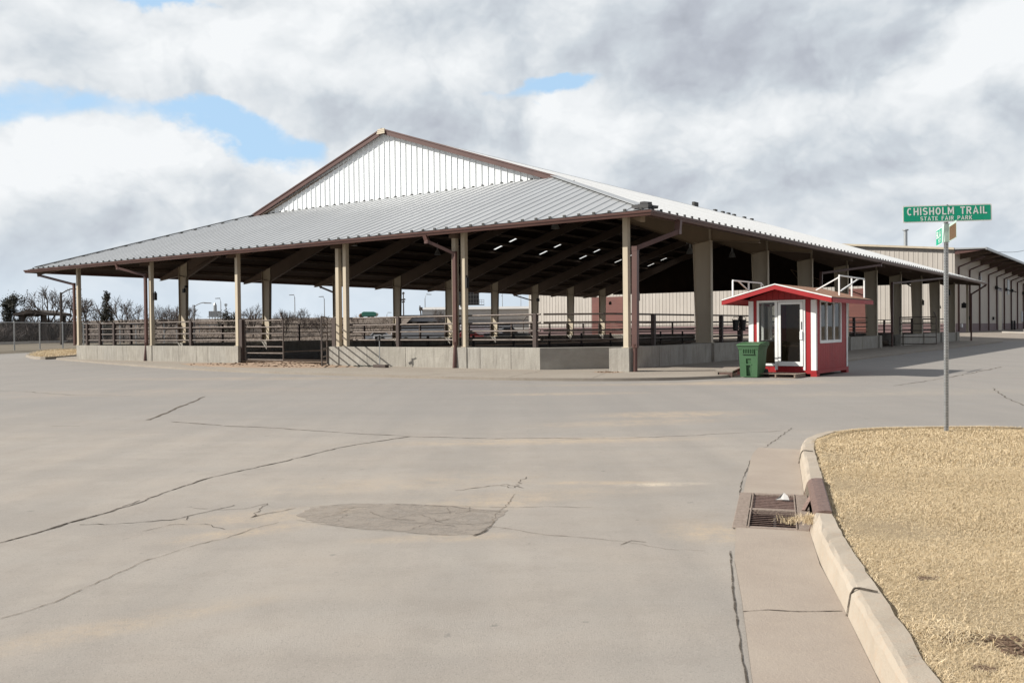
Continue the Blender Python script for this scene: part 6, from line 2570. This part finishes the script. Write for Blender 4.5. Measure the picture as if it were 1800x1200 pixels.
# ------------------------------------------------------------------ dark open shelter
c_ = at(68, 545, 118)
sh = empty('open_shelter', (c_.x, 118, .4), 0, 'small dark open shelter with a low gabled roof among the trees', 'shelter')
xl, xr = at(38, 550, 118).x, at(100, 550, 118).x
ze, za = at(40, 551, 118).z, at(67, 544.5, 118).z
xm = at(67, 545, 118).x
k = MB()
k.prism([(xl, 116, ze), (xm, 116, za), (xr, 116, ze), (xr, 116, ze - .35), (xm, 116, za - .5), (xl, 116, ze - .35)], (0, 6, 0), M['bark'])
k.build('roof', parent=sh)
for x in (xl + .9, xr - .9):
    for y in (116.4, 121.4):
        k = MB()
        k.box((x - .2, y, .3), (.4, 0, 0), (0, .4, 0), (0, 0, ze - .5), M['bark'])
        k.build('post', parent=sh)

# ------------------------------------------------------------------ lamp posts and masts
def street_lamp(px, yt, D, arm, label, mat='lampmetal', r=.09, yarm=None, name='street_lamp', arms=True):
    top = at(px, yt, D)
    base = Vector((top.x, D, .2))
    root = empty(name, base, 0, label, 'street lamp', 'lamp posts and masts')
    k = MB()
    k.tube(base, top, r * 1.3, r * .8, 8, M[mat])
    k.build('pole', parent=root)
    if arms:
        e = at(px + arm, yarm if yarm else yt - 7, D)
        k = MB()
        pts = [top - Zv * .2]
        for i in range(1, 8):
            t = i / 7
            pts.append(Vector((top.x + (e.x - top.x) * t, D, top.z - .2 + (e.z - top.z + .2) * math.sin(t * PI / 2))))
        k.path_tube(pts, r * .45, 6, M[mat])
        k.build('arm', parent=root)
        k = MB()
        s = 1 if arm > 0 else -1
        k.prism([e + Vector((-.1 * s, -.15, .06)), e + Vector((.9 * s, -.2, .0)), e + Vector((.9 * s, -.2, -.12)), e + Vector((.1 * s, -.15, -.1))], (0, .35, 0), M['galv'])
        k.build('lamp_head', parent=root)
    return root


street_lamp(107, 514, 105, 22, 'street lamp on a dark wooden pole by the bare trees', 'bark', .16, 507.5)
street_lamp(341, 536, 108, 17, 'street lamp with a curved arm between two tan columns', 'lampmetal', .10, 532)
street_lamp(388, 530, 190, -2, 'tall thin highway lamp beside the water tank', 'galv', .10, 524)
street_lamp(518, 522, 190, -2, 'tall thin highway lamp above the gateway trees', 'galv', .10, 518)
street_lamp(570, 525, 190, -2, 'tall thin highway lamp beside the open gate leaf', 'galv', .10, 521)
street_lamp(747, 524, 170, 3, 'pale hooked highway lamp above the road bridge', 'galv', .09, 517)
street_lamp(680, 553, 230, 2, 'short distant highway lamp right of the green truck', 'galv', .10, 549)
for px, yt, D, r, lab, mat in [(709, 513, 150, .14, 'dark mast with equipment brackets above the road bridge', 'bark'), (738, 537, 150, .18, 'short leaning dark pole above the road bridge', 'bark'),
                               (883, 515, 170, .07, 'pale thin mast standing over the long white shed', 'galv'), (915.5, 517, 170, .06, 'pale thin mast with a crossbar over the white shed', 'galv'), (397, 533, 200, .16, 'lattice antenna mast beside the water tank', 'galv')]:
    top = at(px, yt, D)
    base = Vector((top.x + (.6 if px == 738 else 0), D, .2 if px < 800 else 3.0))
    root = empty('mast', base, 0, lab, 'mast', 'lamp posts and masts')
    k = MB()
    k.tube(base, top, r, r * .6, 6, M[mat])
    k.build('pole', parent=root)
    k = MB()
    if px == 709:
        for yy, w in ((527, 7), (531, 5), (516, 4)):
            a = at(px - w / 2, yy, D)
            k.bar(a, a + Vector((w / FPX * D, 0, .1)), .25, .25, m=M[mat])
    elif px == 397:
        for yy, w in ((535, 5), (537, 4), (551, 6), (553, 4)):
            a = at(px - w / 2, yy, D)
            k.bar(a, a + Vector((w / FPX * D, 0, 0)), .3, .2, m=M[mat])
    elif px == 738:
        a = at(px, 543, D)
        k.box(a - Vector((.1, .2, .3)), (.55, 0, 0), (0, .4, 0), (0, 0, .6), M[mat])
    else:
        a = at(px - 2, 541 if px > 900 else 520, D)
        k.bar(a, a + Vector((4 / FPX * D * (2 if px > 900 else .5), 0, 0)), .1, .1, m=M[mat])
    k.build('bracket', parent=root)

# raised tank on legs
D = 165
tk = empty('water_tank', at(375, 580, D), 0, 'boxy grey water tank raised on a legged steel stand', 'tank')
a, c = at(367, 556, D), at(383.5, 538, D)
k = MB()
k.box((a.x, D, a.z - .9 + .9), (c.x - a.x, 0, 0), (0, 1.8, 0), (0, 0, c.z - a.z - .9), M['galv'])
for i in range(6):
    k.box((a.x + (c.x - a.x) * i / 5.3, D - .04, a.z + .02), (.08, 0, 0), (0, .04, 0), (0, 0, c.z - a.z - .95), M['galv'])
k.build('tank', parent=tk)
k = MB()
t1 = at(375.5, 531, D)
k.tube(Vector((t1.x, D + .8, c.z - 1)), Vector((t1.x, D + .8, t1.z - .5)), .35, .3, 10, M['galv'])
k.tube(Vector((t1.x, D + .8, t1.z - .5)), Vector((t1.x, D + .8, t1.z)), .3, .05, 10, M['galv'])
k.build('vent', parent=tk)
k = MB()
k.box((a.x - .15, D - .3, a.z - .12), (c.x - a.x + .7, 0, 0), (0, 2.4, 0), (0, 0, .1), M['galv'])
k.build('platform', parent=tk)
for x in (a.x + .1, a.x + (c.x - a.x) * .35, a.x + (c.x - a.x) * .65, c.x - .1):
    for y in (D + .1, D + 1.6):
        k = MB()
        k.tube((x, y, 0), (x, y, a.z - .12), .06, .06, 6, M['galv'])
        k.build('leg', parent=tk)

# billboard seen from behind
D = 165
bb = empty('billboard', Vector((at(811, 560, D).x, D, .2)), 0, 'dark back of a billboard with a catwalk above the white shed', 'billboard')
a, c = at(799, 536, D), at(841.5, 500, D)
k = MB()
k.box((a.x, D, a.z), (c.x - a.x, 0, 0), (0, .5, 0), (0, 0, c.z - a.z), M['black'])
k.build('panel', parent=bb)
k = MB()
for i in range(10):
    x = a.x + (c.x - a.x) * i / 9
    k.box((x - .05, D - .14, a.z), (.1, 0, 0), (0, .13, 0), (0, 0, c.z - a.z), M['lampmetal'])
for i in range(6):
    k.box((a.x, D - .22, a.z + .25 + i * .75), (c.x - a.x, 0, 0), (0, .08, 0), (0, 0, .08), M['lampmetal'])
k.build('stringer', parent=bb)
k = MB()
k.box((a.x, D - 1.0, a.z - .1), (c.x - a.x + 1.0, 0, 0), (0, .95, 0), (0, 0, .1), M['lampmetal'])
for x in (c.x + .15, c.x + .55, c.x + .95):
    k.tube((x, D - .9, a.z), (x, D - .9, a.z + .9), .03, .03, 5, M['lampmetal'])
k.tube((c.x, D - .9, a.z + .9), (c.x + 1.0, D - .9, a.z + .9), .03, .03, 5, M['lampmetal'])
k.tube((c.x, D - .9, a.z + .5), (c.x + 1.0, D - .9, a.z + .5), .03, .03, 5, M['lampmetal'])
k.build('catwalk', parent=bb)
k = MB()
x = at(812, 560, D).x
k.tube((x, D + .9, 0), (x, D + .9, c.z - .5), .45, .4, 12, M['lampmetal'])
k.build('pole', parent=bb)

# long low white shed
D = 150
sd_ = empty('long_shed', Vector((at(860, 580, D).x, D, .1)), 0, 'long low white shed with a grey lower wall seen through the barn', 'shed')
xa, xb = at(742, 560, D).x, at(985, 560, D).x
zt = at(880, 541.5, D).z
zm = at(880, 561, D).z
k = MB()
k.box((xa, D, zm), (xb - xa, 0, 0), (0, 18, 0), (0, 0, zt - zm - .15), M['shed'])
k.build('upper_wall', parent=sd_)
k = MB()
k.box((xa + .1, D + .3, 0), (xb - xa - .2, 0, 0), (0, 17, 0), (0, 0, zm - .003), M['shedlow'])
k.build('lower_wall', parent=sd_)
k = MB()
k.prism([(xa - .3, D - .4, zt - .147), (xa - .3, D + 9, zt + .5), (xa - .3, D + 18.4, zt - .147)], (xb - xa + .6, 0, 0), M['shed'])
k.build('roof', parent=sd_)
for i in range(5):
    k = MB()
    x = xa + 2 + i * 4.4
    k.box((x, D + .25, 0), (2.6, 0, 0), (0, .06, 0), (0, 0, 2.0), M['white'] if i % 2 else M['lampmetal'])
    k.build('door', parent=sd_)
k = MB()
p = at(936, 556, 140)
k.path_tube([p, p + Vector((-1.0, 0, -.1)), p + Vector((-1.4, 0, -.6)), Vector((p.x - 1.45, 140, 0))], .08, 6, M['rust'])
tag(k.build('bent_pipe'), 'bent brown pipe standing before the long white shed', 'pipe')

# ------------------------------------------------------------------ vehicles parked beyond the barn
def vehicle(px, D, kind, paint, label, heading=0.0, z0=.0):
    base = at(px, 590, D)
    base.z = z0
    rot = Matrix.Translation(base) @ Matrix.Rotation(heading, 4, 'Z')
    root = empty(kind, base, heading, label, {'pickup_truck': 'pickup', 'parked_car': 'car', 'stock_trailer': 'trailer'}[kind], 'vehicles parked beyond the barn')
    T_ = lambda x, y, z: rot @ Vector((x, y, z))
    if kind == 'parked_car':
        Lh, Wd = 2.25, .88
        pr = [(-2.25, .35), (-2.27, .75), (-2.1, .95), (-1.45, 1.0), (-1.0, 1.02), (.75, 1.02), (1.3, .95), (2.15, .82), (2.27, .6), (2.22, .33)]
        cab = [(-1.55, 1.0), (-.95, 1.45), (.25, 1.47), (.95, 1.0)]
    elif kind == 'pickup_truck':
        Lh, Wd = 2.8, .95
        pr = [(-2.8, .5), (-2.82, 1.1), (-.7, 1.12), (1.2, 1.15), (2.6, 1.08), (2.8, .85), (2.78, .45)]
        cab = [(-.75, 1.12), (-.6, 1.82), (.55, 1.84), (1.15, 1.14)]
    else:
        Lh, Wd = 3.2, 1.05
        pr = [(-3.2, .55), (-3.2, 1.15), (3.2, 1.15), (3.5, .9), (3.2, .55)]
        cab = [(-3.2, 1.15), (-3.15, 2.3), (3.1, 2.3), (3.3, 1.15)]
    k = MB()
    k.prism([T_(x, -Wd, z) for x, z in pr], rot.to_3x3() @ Vector((0, 2 * Wd, 0)), paint)
    k.build('body', parent=root, bevel=.04)
    k = MB()
    wi = Wd * (.86 if kind != 'stock_trailer' else .97)
    k.prism([T_(x, -wi, z + .002) for x, z in cab], rot.to_3x3() @ Vector((0, 2 * wi, 0)), paint)
    cb_ = k.build('cab' if kind != 'stock_trailer' else 'box', parent=root, bevel=.05)
    k = MB()
    if kind == 'stock_trailer':
        for zz in (1.4, 1.75, 2.05):
            for sy in (-1, 1):
                k.box(T_(-2.9, sy * (wi + .004), zz), rot.to_3x3() @ Vector((5.8, 0, 0)), rot.to_3x3() @ Vector((0, .006 * sy, 0)), Vector((0, 0, .16)), M['black'])
        k.build('vent_slot', parent=cb_)
    else:
        x0, x1, x2, x3 = [c_[0] for c_ in cab]
        z0_, z1_ = cab[0][1] + .06, cab[1][1] - .06
        for sy in (-1, 1):
            k = MB()
            k.prism([T_(x, sy * (wi + .004), z) for x, z in [(x0 + .22, z0_), (x1 + .06, z1_), (x2 - .08, z1_), (x3 - .22, z0_)]], rot.to_3x3() @ Vector((0, .006 * sy, 0)), M['carglass'])
            k.build('window', parent=cb_)
        for xx, nm, mm in ((Lh + .0, 'headlight', M['white']), (-Lh - .0, 'tail_light', M['maroon'])):
            for sy in (-1, 1):
                k = MB()
                k.box(T_(xx - .02, sy * Wd * .72 - .14, .68), rot.to_3x3() @ Vector((.05, 0, 0)), rot.to_3x3() @ Vector((0, .28, 0)), Vector((0, 0, .13)), mm)
                k.build(nm, parent=root)
    wr = .33 if kind == 'parked_car' else .4
    for x in (-Lh * .62, Lh * .62):
        for sy in (-1, 1):
            k = MB()
            k.tube(T_(x, sy * (Wd - .2), wr), T_(x, sy * (Wd + .02), wr), wr, wr, 16, M['tyre'])
            w_ = k.build('wheel', parent=root)
            k = MB()
            k.tube(T_(x, sy * (Wd + .015), wr), T_(x, sy * (Wd + .03), wr), wr * .6, wr * .55, 12, M['galv'])
            k.build('rim', parent=w_)
    return root


PW, PS, PR, PK = car_paint('white_car_paint', (.62, .62, .62)), car_paint('silver_car_paint', (.32, .33, .35)), car_paint('red_car_paint', (.30, .03, .03)), car_paint('dark_car_paint', (.035, .04, .05))
VEH = [(672, 112, 'parked_car', PS, 'silver car parked behind the barn, nearest the tall double post', .1), (700, 108, 'pickup_truck', PW, 'white pickup seen between the back fence rails under the bridge', 0), (722, 118, 'parked_car', PK, 'dark car parked under the road bridge', .2),
       (744, 106, 'stock_trailer', PS, 'grey livestock trailer with slotted sides parked behind the barn', .05), (764, 122, 'pickup_truck', PK, 'dark pickup parked by the pale bare tree', 0), (806, 112, 'pickup_truck', PS, 'silver pickup half hidden by the double front post', .1),
       (828, 106, 'parked_car', PR, 'red car parked before the long white shed', .05), (856, 108, 'stock_trailer', PW, 'white livestock trailer parked before the shed', 0), (893, 104, 'pickup_truck', PK, 'dark grey pickup parked nearest the warehouse corner', .08), (848, 120, 'parked_car', PR, 'red car partly hidden behind the white trailer', 0)]
for (px, D, kd, pt_, lab, hd) in VEH:
    vehicle(px, D, kd, pt_, lab, hd)

# green refuse truck on the bank
D = 150
gx_ = at(648, 555, D).x
tr = empty('refuse_truck', (gx_, D, 3.75), 0, 'green refuse truck with an orange cab driving along the highway bank', 'truck')
M['truck_green'] = car_paint('green_truck_paint', (.012, .15, .095))
M['truck_orange'] = car_paint('orange_cab_paint', (.55, .30, .12))
x0, x1 = at(634, 555, D).x, at(662, 555, D).x
zb_, zt_ = 3.72, at(648, 547.5, D).z
k = MB()
zz = lambda t: zb_ + .25 + (zt_ - zb_ - .25) * t
k.prism([(x0 + .25, D, zz(0)), (x0 + .1, D, zz(.75)), (x0 + .45, D, zz(1)), (x1 - .5, D, zz(.97)), (x1, D, zz(.7)), (x1 - .05, D, zz(.2)), (x1 - .3, D, zz(0))], (0, 2.2, 0), M['truck_green'])
k.build('body', parent=tr, bevel=.08)
k = MB()
xc = at(630.5, 555, D).x
k.prism([(xc, D + .1, zz(-.1)), (xc, D + .1, zz(.3)), (xc + .2, D + .1, zz(.62)), (x0 + .22, D + .1, zz(.66)), (x0 + .22, D + .1, zz(-.1))], (0, 2.0, 0), M['truck_orange'])
cb_ = k.build('cab', parent=tr, bevel=.05)
k = MB()
k.prism([(xc + .08, D + .09, zz(.34)), (xc + .22, D + .09, zz(.58)), (x0 + .12, D + .09, zz(.6)), (x0 + .12, D + .09, zz(.34))], (0, .005, 0), M['carglass'])
k.build('window', parent=cb_)
for x in (xc + .4, x1 - .7, x1 - 1.3):
    k = MB()
    k.tube((x, D + .05, zb_ + .24), (x, D + .4, zb_ + .24), .26, .26, 14, M['tyre'])
    k.build('wheel', parent=tr)
